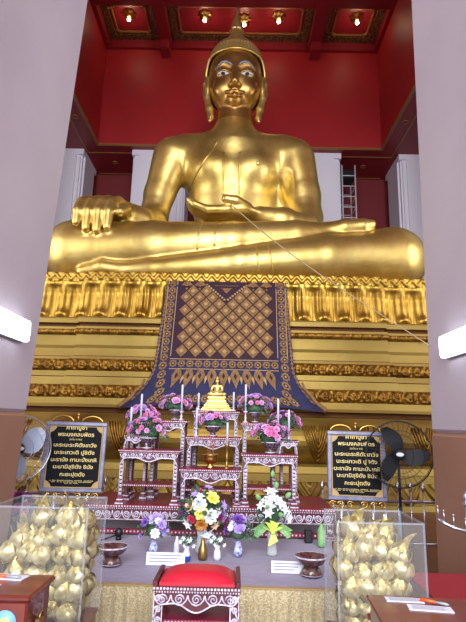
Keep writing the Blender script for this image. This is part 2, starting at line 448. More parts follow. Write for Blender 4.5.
# ------------------------------------------------------------------ implicit surfaces for the statue
class Field:
    def __init__(s, lo, hi, h):
        s.lo = np.array(lo, float); s.h = h
        s.n = np.ceil((np.array(hi)-s.lo)/h).astype(int)+1
        s.d = np.full(s.n, .9, np.float32)
        s.ax = [s.lo[i]+h*np.arange(s.n[i]) for i in range(3)]
    def sub(s, lo, hi):
        a = np.clip(np.floor((np.array(lo)-s.lo)/s.h).astype(int), 0, s.n-1)
        b = np.clip(np.ceil((np.array(hi)-s.lo)/s.h).astype(int)+1, 1, s.n)
        sl = tuple(slice(a[i], b[i]) for i in range(3))
        g = [s.ax[i][sl[i]] for i in range(3)]
        return sl, g[0][:, None, None], g[1][None, :, None], g[2][None, None, :]
    def merge(s, sl, e, k, op='u'):
        d = s.d[sl]
        if op == 'u':
            h = np.clip(.5+.5*(d-e)/k, 0, 1); s.d[sl] = d*(1-h)+e*h-k*h*(1-h)
        elif op == 's':
            e = -e; h = np.clip(.5-.5*(d-e)/k, 0, 1); s.d[sl] = d*(1-h)+e*h+k*h*(1-h)
    def cone(s, a, b, ra, rb, k=.2, op='u', sq=(1, 1, 1)):
        a = np.array(a, float); b = np.array(b, float); m = max(ra, rb)+k+.3
        sl, X, Y, Z = s.sub(np.minimum(a, b)-m, np.maximum(a, b)+m)
        ab = b-a; L2 = max(1e-9, float(ab@ab))
        t = np.clip(((X-a[0])*ab[0]+(Y-a[1])*ab[1]+(Z-a[2])*ab[2])/L2, 0, 1)
        dx = (X-a[0]-t*ab[0])/sq[0]; dy = (Y-a[1]-t*ab[1])/sq[1]; dz = (Z-a[2]-t*ab[2])/sq[2]
        e = np.sqrt(dx*dx+dy*dy+dz*dz)-(ra+(rb-ra)*t)
        s.merge(sl, e.astype(np.float32), k, op); return s
    def chain(s, pts, k=.2, op='u'):
        for p, q in zip(pts[:-1], pts[1:]): s.cone(p[:3], q[:3], p[3], q[3], k, op)
        return s
    def ell(s, c, r, k=.2, op='u', warp=None):
        c = np.array(c, float); r = np.array(r, float)
        sl, X, Y, Z = s.sub(c-r-k-.3, c+r+k+.3)
        q0 = np.sqrt(((X-c[0])/r[0])**2+((Y-c[1])/r[1])**2+((Z-c[2])/r[2])**2)
        q1 = np.sqrt(((X-c[0])/r[0]**2)**2+((Y-c[1])/r[1]**2)**2+((Z-c[2])/r[2]**2)**2)
        e = q0*(q0-1)/np.maximum(q1, 1e-6)
        s.merge(sl, e.astype(np.float32), k, op); return s
    def mesh(s, name, m, parent=None):
        d = s.d; n = d.shape; ins = d < 0
        c = np.zeros((n[0]-1, n[1]-1, n[2]-1), int)
        for i in (0, 1):
            for j in (0, 1):
                for k in (0, 1): c += ins[i:n[0]-1+i, j:n[1]-1+j, k:n[2]-1+k]
        act = (c > 0) & (c < 8)
        I = np.argwhere(act); idx = -np.ones(act.shape, int); idx[act] = np.arange(len(I))
        acc = np.zeros((len(I), 3)); cnt = np.zeros(len(I))
        cor = [(i, j, k) for i in (0, 1) for j in (0, 1) for k in (0, 1)]
        for a in cor:
            for ax in range(3):
                if a[ax]: continue
                b = list(a); b[ax] = 1
                da = d[I[:, 0]+a[0], I[:, 1]+a[1], I[:, 2]+a[2]]; db = d[I[:, 0]+b[0], I[:, 1]+b[1], I[:, 2]+b[2]]
                cr = (da < 0) != (db < 0)
                t = np.where(cr, da/np.where(cr, da-db, 1), 0)
                p = np.tile(np.array(a, float), (len(I), 1)); p[:, ax] = t
                acc[cr] += p[cr]; cnt[cr] += 1
        V = (I+acc/cnt[:, None])*s.h+s.lo
        F_ = []
        for ax in range(3):
            o = [x for x in range(3) if x != ax]
            sl0 = [slice(None)]*3; sl1 = [slice(None)]*3
            sl0[ax] = slice(0, n[ax]-1); sl1[ax] = slice(1, n[ax])
            A = ins[tuple(sl0)]; B = ins[tuple(sl1)]
            E_ = np.argwhere(A != B)
            ok = (E_[:, o[0]] > 0) & (E_[:, o[1]] > 0) & (E_[:, o[0]] < n[o[0]]-1) & (E_[:, o[1]] < n[o[1]]-1)
            E_ = E_[ok]; sgn = A[E_[:, 0], E_[:, 1], E_[:, 2]]
            q = []
            for du, dv in ((-1, -1), (0, -1), (0, 0), (-1, 0)):
                P = E_.copy(); P[:, o[0]] += du; P[:, o[1]] += dv
                q.append(idx[P[:, 0], P[:, 1], P[:, 2]])
            q = np.stack(q, 1)
            flip = sgn if ax != 1 else ~sgn
            q[~flip] = q[~flip][:, ::-1]
            F_.append(q)
        F_ = np.concatenate(F_)
        me = bpy.data.meshes.new(name)
        me.vertices.add(len(V)); me.vertices.foreach_set('co', V.ravel())
        me.loops.add(F_.size); me.loops.foreach_set('vertex_index', F_.ravel())
        me.polygons.add(len(F_)); me.polygons.foreach_set('loop_start', np.arange(0, F_.size, 4))
        me.polygons.foreach_set('use_smooth', np.ones(len(F_), bool))
        me.materials.append(M[m]); me.update(calc_edges=True); me.validate()
        ob = bpy.data.objects.new(name, me); COL.objects.link(ob)
        if parent: ob.parent = parent
        return ob

# ------------------------------------------------------------------ the great seated statue
#BUDDHA
bud = empty('buddha_statue', (0, 0, 0), 0, 'colossal seated golden Buddha statue, cross legged on the gilded pedestal', 'statue')
F = Field((-5.7, 11.2, 4.985), (5.5, 16.2, 10.9), .05)
# legs: upper shin from the left knee, lower shin from the right knee
F.chain([(-4.33, 12.8, 5.85, .86), (-2.3, 12.6, 5.97, .73), (-.2, 12.45, 6.12, .56), (1.5, 12.5, 6.34, .44), (2.3, 12.5, 6.46, .30)], .10)
F.chain([(2.3, 12.5, 6.46, .30), (2.75, 12.35, 6.56, .24), (3.2, 12.3, 6.6, .20), (3.42, 12.3, 6.66, .13)], .05)
F.chain([(4.06, 12.8, 5.85, .86), (2.3, 12.45, 5.72, .66), (.0, 12.2, 5.47, .45), (-2.2, 12.15, 5.28, .28), (-2.9, 12.12, 5.22, .22)], .08)
F.chain([(-2.9, 12.12, 5.22, .22), (-3.4, 12.08, 5.28, .2), (-3.95, 12.1, 5.17, .14)], .06)
F.chain([(-4.3, 12.95, 5.9, .86), (-1.4, 14.6, 6.0, .95)], .3)
F.chain([(4.1, 12.95, 5.86, .84), (2.6, 13.8, 5.7, .72), (1.0, 14.6, 5.9, .9)], .25)
F.ell((-.2, 14.0, 6.0), (2.6, 1.7, .8), .3)
F.ell((-.2, 13.4, 5.4), (4.4, 1.3, .55), .2)
# torso
F.ell((-.26, 14.6, 6.9), (1.22, 1.0, 1.5), .3)
F.ell((-.27, 14.55, 8.5), (1.31, .92, 1.55), .25)
F.ell((-.26, 14.5, 9.35), (1.95, .88, 1.05), .25)
F.cone((-.95, 14.0, 9.05), (-.75, 14.0, 9.0), .55, .55, .35)
F.cone((.40, 14.0, 9.05), (.25, 14.0, 9.0), .55, .55, .35)
F.cone((-2.0, 14.4, 9.58), (1.52, 14.4, 9.62), .64, .64, .25)
F.cone((-.24, 14.5, 9.9), (-.24, 14.5, 10.9), 1.0, .58, .25)
F.cone((-1.7, 14.45, 9.95), (1.25, 14.45, 9.98), .45, .45, .35)
F.cone((-.28, 13.7, 7.62), (-.28, 13.7, 7.60), .06, .06, .15, 's')
# arms
F.chain([(-2.12, 14.3, 9.55, .64), (-2.46, 14.2, 8.3, .46), (-2.58, 14.05, 7.45, .42), (-2.5, 13.6, 7.1, .38)], .12)
F.chain([(-2.5, 13.6, 7.1, .38), (-2.7, 13.1, 6.95, .33), (-2.95, 12.85, 6.95, .3)], .15)
F.chain([(1.66, 14.3, 9.58, .64), (1.88, 14.2, 8.3, .55), (1.98, 14.0, 7.5, .47), (1.9, 13.6, 7.1, .42)], .12)
F.chain([(1.9, 13.6, 7.0, .42), (1.2, 13.0, 7.0, .36), (.55, 12.8, 7.06, .26)], .12)
F.ell((1.0, 14.75, 7.9), (.75, .55, 1.4), .25)              # robe filling behind the left arm
F.cone((1.22, 13.72, 7.75), (1.30, 13.72, 8.75), .26, .20, .15, 's')
# hand on the knee
F.chain([(-2.75, 13.0, 7.0, .30), (-3.2, 12.75, 7.12, .27)], .15)
F.ell((-3.62, 12.6, 7.10), (.62, .46, .30), .16)
for k, (x, zt, r) in enumerate(((-4.13, 6.40, .128), (-3.87, 6.24, .132), (-3.60, 6.20, .132), (-3.34, 6.28, .126))):
    F.chain([(x+.10, 12.42, 7.20, r+.05), (x+.04, 12.12, 7.02, r+.035), (x, 11.93, 6.72, r+.01), (x, 11.88, zt, r*.85)], .045)
F.chain([(-3.1, 12.6, 7.02, .18), (-2.98, 12.2, 6.9, .14), (-3.06, 11.98, 6.74, .13)], .05)
# hand in the lap
F.ell((-.05, 12.68, 7.06), (.62, .42, .19), .12)
for k, (y, r) in enumerate(((12.42, .1), (12.6, .11), (12.8, .11), (13.0, .1))):
    F.chain([(-.3, y-.05, 7.04, r+.03), (-.85, y-.14, 6.98, r+.02), (-1.2, y-.16, 7.12, r*1.0), (-1.36, y-.16, 7.25, r*.8)], .04)
F.chain([(.2, 12.45, 7.14, .14), (-.1, 12.3, 7.26, .13), (-.38, 12.28, 7.30, .12)], .04)
body = F.mesh('body', 'gold', bud)
F = None
bvh = BVHTree.FromObject(body, bpy.context.evaluated_depsgraph_get()) if False else BVHTree.FromPolygons([v.co for v in body.data.vertices], [p.vertices for p in body.data.polygons])
def drape(pts, tree, r, name, m, parent, n=5, dens=.06, lift=0):
    out = []
    for a, b in zip(pts[:-1], pts[1:]):
        k = max(1, int(math.hypot(b[0]-a[0], b[1]-a[1])/dens))
        for i in range(k): out.append((a[0]+(b[0]-a[0])*i/k, a[1]+(b[1]-a[1])*i/k))
    out.append(pts[-1]); P = []
    for x, z in out:
        h = tree.ray_cast(Vector((x, 8, z)), Vector((0, 1, 0)))
        if h[0]: P.append(h[0]-Vector((0, lift, 0)))
    b = MB(); b.tube(P, r, n); return b.build(name, m, parent)
drape([(-.72, 9.75), (-.95, 9.25), (-1.2, 8.85), (-1.55, 8.5)], bvh, .035, 'robe_edge', 'gold', bud)
def arc(cx, cz, rx, rz, a0, a1, n=14): return [(cx+rx*math.cos(R(a0+(a1-a0)*i/n)), cz+rz*math.sin(R(a0+(a1-a0)*i/n))) for i in range(n+1)]
drape([(-.52, 9.35), (-.52, 8.1)]+arc(-.28, 8.1, .24, .28, 180, 360)+[(-.04, 8.1), (-.04, 9.35)], bvh, .03, 'sash_edge', 'gold', bud)
drape(arc(.50, 8.98, .03, .03, 0, 360, 8), bvh, .04, 'nipple', 'gold', bud)
drape([(-.9, 6.72), (-1.0, 6.35), (-1.05, 5.75)], bvh, .028, 'robe_hem', 'gold', bud)
drape([(-.55, 6.76), (-.62, 6.35), (-.62, 5.85)], bvh, .028, 'robe_hem', 'gold', bud)
drape([(.42, 5.85), (.45, 5.5), (.5, 5.12)], bvh, .028, 'robe_hem', 'gold', bud)
drape([(.72, 5.85), (.78, 5.5), (.85, 5.12)], bvh, .028, 'robe_hem', 'gold', bud)

# head
HX = -.235
H = Field((HX-1.15, 13.1, 10.2), (HX+1.15, 15.6, 14.0), .026)
H.ell((HX, 14.42, 12.55), (.86, .86, 1.12), .1)
H.ell((HX, 14.22, 11.92), (.76, .60, .80), .3)
H.cone((HX, 13.86, 11.36), (HX, 13.9, 11.36), .19, .19, .22)
H.cone((HX, 14.5, 10.2), (HX, 14.5, 11.6), .66, .56, .06)
for z in (10.75, 10.98): H.cone((HX-.1, 14.48, z), (HX+.1, 14.48, z), .565, .565, .02, 's') if False else None
# brow ridge, sockets, nose, lips, cheeks
for sx in (-1, 1):
    H.ell((HX+sx*.36, 13.50, 12.22), (.25, .12, .15), .10, 's')
    H.ell((HX+sx*.36, 13.72, 12.17), (.25, .14, .13), .04)
    H.ell((HX+sx*.42, 13.86, 11.72), (.26, .2, .26), .15)
    H.chain([(HX+sx*.12, 13.60, 12.36, .05), (HX+sx*.34, 13.60, 12.50, .05), (HX+sx*.62, 13.80, 12.42, .04)], .08)
    H.ell((HX+sx*.115, 13.56, 11.66), (.09, .1, .075), .05)
H.chain([(HX, 13.64, 12.4, .07), (HX, 13.52, 12.0, .085), (HX, 13.43, 11.72, .115)], .09)
H.chain([(HX-.27, 13.68, 11.49, .04), (HX-.1, 13.60, 11.465, .065), (HX, 13.585, 11.455, .06), (HX+.1, 13.60, 11.465, .065), (HX+.27, 13.68, 11.49, .04)], .03)
H.chain([(HX-.2, 13.68, 11.385, .04), (HX, 13.60, 11.345, .075), (HX+.2, 13.68, 11.385, .04)], .03)
head = H.mesh('head', 'gold_face', bud)
H = None
hb = BVHTree.FromPolygons([v.co for v in head.data.vertices], [p.vertices for p in head.data.polygons])
def onface(x, z, lift=.01):
    h = hb.ray_cast(Vector((x, 8, z)), Vector((0, 1, 0)))
    return (h[0]-Vector((0, lift, 0))) if h[0] else Vector((x, 13.7, z))
for sx in (-1, 1):
    ex, ez = HX+sx*.37, 12.09
    N_ = 20; ring = []
    for i in range(N_):
        a = 2*PI*i/N_
        x = ex+.19*math.cos(a); z = ez+(.062 if math.sin(a) > 0 else .05)*math.sin(a)*(1-.35*abs(math.cos(a))**3)
        ring.append(onface(x, z, .015))
    b = MB(); c = onface(ex, ez, .03)
    b.add([c]+ring, [(0, i+1, (i+1) % N_+1) for i in range(N_)], 0, True)
    back = [p+Vector((0, .04, 0)) for p in ring]
    b.add(ring+back, [(i, (i+1) % N_, (i+1) % N_+N_, i+N_) for i in range(N_)])
    eye = b.build('eye', 'white', bud)
    b = MB(); b.sphere(c+Vector((0, .012, -.005)), .068, 12, sc=(1, .35, 1)); b.build('pupil', 'black', eye)
    b = MB(); P = [onface(HX+sx*x, z, .01) for x, z in ((.10, 12.34), (.17, 12.42), (.28, 12.47), (.40, 12.475), (.52, 12.43), (.63, 12.33))]
    b.tube(P, [.02, .032, .038, .036, .028, .015], 6); b.build('eyebrow', 'silver_blue', bud)
    b = MB(); P = [onface(ex+.23*math.cos(R(a)), ez+.10*math.sin(R(a)), .012) for a in range(0, 181, 15)]
    b.tube(P, .02, 5); b.build('eyelid_line', 'gold_face', bud)
    # long eared lobes
    E_ = Field((HX+sx*.88-.35, 13.9, 10.6), (HX+sx*.88+.35, 14.9, 12.75), .026)
    x0 = HX+sx*.90
    E_.chain([(x0, 14.35, 12.45, .09), (x0+sx*.08, 14.5, 12.35, .08), (x0+sx*.08, 14.5, 12.0, .08), (x0, 14.35, 11.75, .09)], .06)
    E_.chain([(x0, 14.3, 12.4, .08), (x0, 14.25, 12.0, .08), (x0, 14.3, 11.7, .1), (x0-sx*.10, 14.28, 11.3, .12), (x0-sx*.15, 14.25, 10.97, .10), (x0-sx*.13, 14.2, 10.84, .06)], .06)
    E_.ell((x0-sx*.03, 14.35, 12.05), (.07, .2, .42), .05)
    E_.mesh('ear', 'gold', bud)
# hair: rings of curls, crown knot, flame finial
b = MB(); NR, NS = 44, 192
cz0, cy0 = 12.62, 14.5
for_i = []
v = []
def hair_r(z):
    pts = [(11.7, .80), (12.2, .93), (12.6, .965), (13.0, .925), (13.3, .85), (13.5, .75), (13.66, .63), (13.8, .50), (13.92, .39), (14.05, .30), (14.2, .235), (14.4, .19), (14.5, .17)]
    for (a, ra), (c_, rc) in zip(pts[:-1], pts[1:]):
        if z <= c_: return ra+(rc-ra)*(z-a)/(c_-a)
    return pts[-1][1]
for i in range(NR+1):
    s_ = i/NR
    for k in range(NS):
        a = 2*PI*k/NS
        front = max(0, math.cos(a))          # a=0 faces the viewer
        sd = abs(math.sin(a))
        f_ = (1+math.cos(a))/2
        zlo = 11.75 + (13.02-11.75)*(1/(1+math.exp(-(math.cos(a)-.12)*9)))  # hairline arch
        z = zlo+(14.5-zlo)*s_
        r = hair_r(z)*(1+.03*math.cos(48*a)*(1 if s_ < .97 else 0))*(1+.010*math.cos(z*60))
        yk = .96 if z < 13.4 else 1
        v.append((HX+r*math.sin(a), cy0-.03*0-r*math.cos(a)*yk, z))
f = [(i*NS+k, i*NS+(k+1) % NS, (i+1)*NS+(k+1) % NS, (i+1)*NS+k) for i in range(NR) for k in range(NS)]
b.add(v, f, 0, True); b.add([v[NR*NS+k] for k in range(NS)], [tuple(range(NS))])
b.build('hair', 'gold_hair', bud)
P = []
for k in range(0, 61):
    a = -PI*.62+2*PI*.62*k/60
    z = 11.75 + (13.02-11.75)*(1/(1+math.exp(-(math.cos(a)-.12)*9))); r = hair_r(z)+.01
    P.append((HX+r*math.sin(a), cy0-r*math.cos(a)*.96, z))
b = MB(); b.tube(P, .045, 6); b.build('hairline_band', 'gold', bud)
b = MB(); b.lathe([(.21, 14.40), (.20, 14.46), (.16, 14.50), (.17, 14.56), (.15, 14.66), (.11, 14.82), (.075, 15.0), (.045, 15.2), (.012, 15.38)], 24, (HX, cy0, 0), lobes=6, amp=.14)
b.build('flame_finial', 'gold_hair', bud)

# ------------------------------------------------------------------ pedestal
ped = empty('pedestal', (-.13, 13.8, 0), 0, 'gilded tiered pedestal with lotus petal mouldings under the seated statue', 'pedestal')
PH = (4.62, 3.45)            # half width whole, half width of the protruding middle
def yy(Y): return Y-13.8
def band_plain(name, m, prof, hw_extra=0.0, bulge=False):
    """prof: list of (Y, z) top to bottom; redented plan; closed behind"""
    b = MB(); pr = 0.13
    offs = [11.5-Y for Y, z in prof]
    rows = []
    for (Y, z), of in zip(prof, offs):
        W = PH[0]+of*.55; C_ = PH[1]+of*.12; y = yy(Y)
        rows.append([(-W, 3.6, z), (-W, y+pr, z), (-C_, y+pr, z), (-C_, y, z), (C_, y, z), (C_, y+pr, z), (W, y+pr, z), (W, 3.6, z)])
    n = 8; v = [p for r in rows for p in r]
    f = [(i*n+k, (i+1)*n+k, (i+1)*n+(k+1) % n, i*n+(k+1) % n) for i in range(len(rows)-1) for k in range(n)]
    f.append(tuple(range(n))); f.append(tuple(reversed(range((len(rows)-1)*n, len(rows)*n))))
    b.add(v, f, 0, False); return b.build(name, m, ped)
def band_relief(name, m, prof, hfun, per, res=.03, nv=14):
    """displaced carved band; hfun(u in 0..1 across one repeat, t 0..1 down) -> outward metres"""
    b = MB(); pr = .13
    Yt, zt = prof[0]; Yb, zb = prof[-1]
    def P_(t):
        k = t*(len(prof)-1); i = min(int(k), len(prof)-2); a = k-i
        return (prof[i][0]+(prof[i+1][0]-prof[i][0])*a, prof[i][1]+(prof[i+1][1]-prof[i][1])*a)
    of = 11.5-(Yt+Yb)/2; W = PH[0]+of*.55; C_ = PH[1]+of*.12
    for xa, xb, dy in ((-W, -C_, pr), (-C_, C_, 0), (C_, W, pr)):
        nx = max(4, int((xb-xa)/res)); v = []
        for j in range(nv+1):
            t = j/nv; Y, z = P_(t)
            for i in range(nx+1):
                x = xa+(xb-xa)*i/nx
                u = (x/per) % 1.0
                v.append((x, yy(Y)+dy-hfun(u, t), z))
        f = [(j*(nx+1)+i, (j+1)*(nx+1)+i, (j+1)*(nx+1)+i+1, j*(nx+1)+i+1) for j in range(nv) for i in range(nx)]
        b.add(v, f, 0, True)
    b.box(-W, -C_, yy(max(Yt, Yb))+pr+.05, 3.6, zb, zt); b.box(-C_, C_, yy(max(Yt, Yb))+.05, 3.6, zb, zt); b.box(C_, W, yy(max(Yt, Yb))+pr+.05, 3.6, zb, zt)
    for sx in (-1, 1):   # carved returns on the two sides
        ny = 160; v = []
        for j in range(nv+1):
            t = j/nv; Y, z = P_(t)
            for i in range(ny+1):
                y = yy(max(Yt, Yb))+pr+(3.6-yy(max(Yt, Yb))-pr)*i/ny
                v.append((sx*(W+.0+hfun((y/per) % 1.0, t)), y, z))
        f = [(j*(ny+1)+i, (j+1)*(ny+1)+i, (j+1)*(ny+1)+i+1, j*(ny+1)+i+1) for j in range(nv) for i in range(ny)]
        if sx > 0: f = [q[::-1] for q in f]
        b.add(v, f[::-1] if False else f, 0, True)
    return b.build(name, m, ped)
def big_petal(u, t):
    a = abs(u-.5)*2                       # 0 petal centre, 1 between petals
    core = .09*math.sin(PI*min(1, t*.9+.1))**.6
    body_ = core*(max(0, 1-a**2.2))
    rib = .034*math.cos(a*PI*3.2)*(1-a)*(.25+.75*math.sin(PI*t))
    foot = .11*math.exp(-((t-.93)/.1)**2)*max(0, 1-(a/.75)**2)
    inner = -.10*math.exp(-((t-1.0)/.07)**2)*max(0, 1-(a/.42)**2)
    tip = .06*math.exp(-((t-.06)/.07)**2)*(a)
    return body_*(.75+.5*abs(t-.45))+rib+foot+inner+tip+.02
def bud_row(u, t):
    a = abs(u-.5)*2
    return .05*(.5+.5*math.cos(2*PI*(a*.9+t*1.3)))*math.sin(PI*min(1, max(0, t)))**.3
def scroll(u, t):
    q = math.sin(PI*t)
    d1 = math.hypot((u-.3)*2.2, (t-.5)*1.3); d2 = math.hypot((u-.8)*2.2, (t-.5)*1.3)
    return q**.5*(.045+.035*math.cos(d1*17)+.03*math.cos(d2*15))
def dentil(u, t):
    return .05*(1 if u < .78 else 0)*(1 if .1 < t < .9 else 0)+.03*math.sin(PI*t)
def lotus_down(u, t):
    a = abs(u-.5)*2
    edge = (1-t)**.55
    return (.10*(1-(a/max(edge, .05))**2) if a < edge else 0)+(.03*math.cos((a+t)*14) if a < edge else .0)
band_relief('lotus_bud_band', 'gold_relief', [(11.42, 4.98), (11.44, 4.74)], bud_row, .25, .025, 8)
band_relief('lotus_petal_band', 'gold_relief', [(11.42, 4.74), (11.50, 4.45), (11.46, 4.2), (11.38, 3.84)], big_petal, .47, .024, 26)
band_plain('moulding', 'gold_paint', [(11.18, 3.84), (11.14, 3.80), (11.14, 3.70)])
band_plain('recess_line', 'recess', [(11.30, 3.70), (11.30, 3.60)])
band_plain('moulding', 'gold_paint', [(11.12, 3.60), (11.12, 3.55)])
band_relief('carved_band', 'gold_dark', [(11.12, 3.55), (11.12, 3.42)], dentil, .21, .03, 8)
band_plain('moulding', 'gold_paint', [(11.15, 3.42), (11.15, 3.18), (11.08, 3.10), (11.08, 2.93)])
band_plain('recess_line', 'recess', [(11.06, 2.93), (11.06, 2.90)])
band_plain('moulding', 'gold_paint', [(10.97, 2.90), (10.95, 2.84)])
band_relief('carved_band', 'gold_dark', [(10.90, 2.84), (10.84, 2.70), (10.88, 2.57)], scroll, .52, .028, 12)
band_plain('moulding', 'gold_paint', [(10.80, 2.57), (10.80, 2.46)])
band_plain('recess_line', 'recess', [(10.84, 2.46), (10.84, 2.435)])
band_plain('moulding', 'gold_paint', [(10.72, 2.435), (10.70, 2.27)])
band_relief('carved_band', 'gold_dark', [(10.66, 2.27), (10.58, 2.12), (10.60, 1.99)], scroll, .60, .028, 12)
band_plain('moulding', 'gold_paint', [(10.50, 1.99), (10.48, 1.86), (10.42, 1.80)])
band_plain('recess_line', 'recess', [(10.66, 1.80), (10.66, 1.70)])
band_plain('rounded_moulding', 'gold_bulge', [(10.50, 1.70)]+[(10.42-.24*math.sin(PI*i/10), 1.68-.9*i/10) for i in range(11)])
band_plain('moulding', 'gold_paint', [(10.36, .78), (10.20, .74), (10.18, .62), (10.10, .60), (10.10, .47)])
band_relief('lotus_petal_band', 'gold_bulge', [(10.12, .47), (10.02, .25), (9.98, .1)], lotus_down, .62, .03, 14)
band_plain('plinth', 'gold_paint', [(9.9, .1), (9.88, 0)])
# hanging lotus ornaments on the rounded moulding
for x in (-4.3, -3.2, -2.1, 1.75, 2.8, 3.9):
    b = MB(); b_y = lambda z: 10.42-.24*math.sin(PI*max(0, min(1, (1.68-z)/.9)))-13.8+(.13 if abs(x) > 3.55 else 0)
    v = []; n = 10
    for rr in range(5):
        hw = .30*(1-rr*.2)
        for i in range(n+1):
            s_ = -1+2*i/n
            xx = x+hw*s_; zt = 1.52-.08*rr*0; zb = .84+.09*rr
            z = zb+(zt-zb)*abs(s_)**1.6
            v.append((xx, b_y(z)-.02-.012*rr, z))
    for rr in range(5):
        b.tube(v[rr*(n+1):(rr+1)*(n+1)], .022, 5)
    b.build('hanging_lotus', 'gold_dark', ped)

# ------------------------------------------------------------------ brocade cloth over the pedestal front
CX = -.27
cl = empty('ceremonial_cloth', (CX, 11.0, 3.3), 0, 'blue and maroon brocade cloth with gold lattice hanging over the pedestal front', 'cloth')
def cloth_half(t):
    w_ = 1.38+.12*t
    if t > .70: w_ += .54*((t-.70)/.30)**1.9
    return w_
def cloth_pt(s_, t, lift=0):
    """s -1..1, t 0..1 -> local point"""
    z = 4.74-2.86*t
    Y = 11.22-1.02*t**1.15
    if t < .04: Y += .05
    Y += .012*math.sin(s_*22+t*5)*t
    z -= .10*abs(s_)**3*max(0, t-.7)/.3
    return (s_*cloth_half(t), Y-11.0-lift, z-3.3)
def s_of(xm, t): return xm/cloth_half(t)
NS_, NT_ = 60, 60
b = MB(); v = []
for j in range(NT_+1):
    for i in range(NS_+1): v.append(cloth_pt(-1+2*i/NS_, j/NT_))
vb = [(p[0], p[1]+.03, p[2]) for p in v]
f = []; mi = []
for j in range(NT_):
    for i in range(NS_):
        xm = abs((-1+2*(i+.5)/NS_)*cloth_half((j+.5)/NT_)); t = (j+.5)/NT_
        q = (j*(NS_+1)+i, (j+1)*(NS_+1)+i, (j+1)*(NS_+1)+i+1, j*(NS_+1)+i+1)
        b_in = xm < 1.13 and t < .66
        f.append(q); mi.append(1 if b_in else 0)
n0 = len(v)
b.add(v+vb, [], 0)
for q, m_ in zip(f, mi):
    b.f.append(list(q)); b.m.append(m_); b.sm.append(True)
    b.f.append([i+n0 for i in reversed(q)]); b.m.append(0); b.sm.append(True)
b.build('cloth', ['blue_cloth', 'maroon_cloth'], cl)
def orn(b, cx, ct, pts, mi=0, lift=.012):
    """flat stitched motif: pts offsets in metres (x right, z up) about (cx metres, t)"""
    L_ = 2.86; top = []; bot = []
    for dx, dz in pts:
        t = min(1, max(0, ct-dz/L_)); s_ = max(-1.0, min(1.0, (cx+dx)/cloth_half(ct)))
        top.append(cloth_pt(s_, t, lift)); bot.append(cloth_pt(s_, t, 0))
    n = len(pts)
    b.add(top+bot, [tuple(reversed(range(n)))]+[(i, i+n, (i+1) % n+n, (i+1) % n) for i in range(n)], mi)
def circ(r, n=12, k=0, amp=0): return [(r*(1+amp*math.cos(k*2*PI*i/n))*math.cos(2*PI*i/n), r*(1+amp*math.cos(k*2*PI*i/n))*math.sin(2*PI*i/n)) for i in range(n)]
b = MB()
# lattice of diamonds
dxp, rows_ = .305, 10
for j in range(0, 13):
    t = .035+j*.0565
    for i in range(-4, 5):
        x = i*dxp+(dxp/2 if j % 2 else 0)
        if abs(x) > 1.03 or t > .63: continue
        if t < .15 and abs(x) < .42*(1-(t-.03)/.14): continue
        w_, h_ = .132, .142
        orn(b, x, t, [(0, h_), (w_*.55, h_*.45), (w_, 0), (w_*.55, -h_*.45), (0, -h_), (-w_*.55, -h_*.45), (-w_, 0), (-w_*.55, h_*.45)])
        orn(b, x, t, [(0, .05), (.05, 0), (0, -.05), (-.05, 0)], 1, .02)
# chevron at the top
for k in range(9):
    for sx in (-1, 1):
        orn(b, sx*(.04+k*.052), .165-k*.0165, circ(.026, 6), 1)
orn(b, 0, .055, [(-.3, .06), (.3, .06), (.1, -.04), (0, -.16), (-.1, -.04)], 0)
# border medallions
for j in range(15):
    t = .03+j*.0625
    for sx in (-1, 1):
        x = sx*(1.235+.06*t)
        orn(b, x, min(t, .93), circ(.085, 16, 8, .12)); orn(b, x, min(t, .93), circ(.045, 8), 2, .018); orn(b, x, min(t, .93), circ(.022, 6), 1, .024)
    for j2 in (0, 1):
        tt = t+.031*j2
        if tt > .99: continue
        for sx in (-1, 1):
            orn(b, sx*(cloth_half(tt)-.035), tt, [(0, .05), (.03, 0), (0, -.05), (-.035, 0)])
for i in range(-6, 7):
    orn(b, i*.178, .70, circ(.078, 16, 8, .12)); orn(b, i*.178, .70, circ(.042, 8), 2, .018); orn(b, i*.178, .70, circ(.02, 6), 1, .024)
for i in range(-8, 9):
    orn(b, i*.178, .955, circ(.082, 16, 8, .12)); orn(b, i*.178, .955, circ(.042, 8), 2, .018); orn(b, i*.178, .955, circ(.02, 6), 1, .024)
# teardrop row
for i in range(-4, 5):
    x = i*.245
    orn(b, x, .80, [(0, .19), (.07, .13), (.105, .03), (.065, -.07), (.035, -.14), (0, -.24), (-.035, -.14), (-.065, -.07), (-.105, .03), (-.07, .13)])
    orn(b, x, .79, [(0, .07), (.035, 0), (0, -.07), (-.035, 0)], 2, .018)
    if i < 4:
        orn(b, x+.1225, .815, [(0, .08), (.03, .02), (0, -.1), (-.03, .02)], 1)
# straight gold lines
for xm in (1.135, 1.34):
    for j in range(22):
        for sx in (-1, 1): orn(b, sx*xm, .02+j*.029, [(-.008, .042), (.008, .042), (.008, -.042), (-.008, -.042)], 1)
for t in (.665, .74):
    for i in range(-13, 14): orn(b, i*.085, t, [(-.04, .008), (.04, .008), (.04, -.008), (-.04, -.008)], 1)
b.build('gold_embroidery', ['embroidery', 'embroidery_pale', 'maroon_cloth'], cl)
# upturned fringe at the two lower corners
for sx in (-1, 1):
    b = MB()
    P = [cloth_pt(sx, 1-.02*k) for k in range(10)]; b.tube([(p[0]+sx*(.03+.015*math.sin(k*1.6)), p[1]-.02, p[2]+.02) for k, p in enumerate(P)], [.05-.003*k for k in range(10)], 8)
    b.build('corner_fringe', 'embroidery', cl)

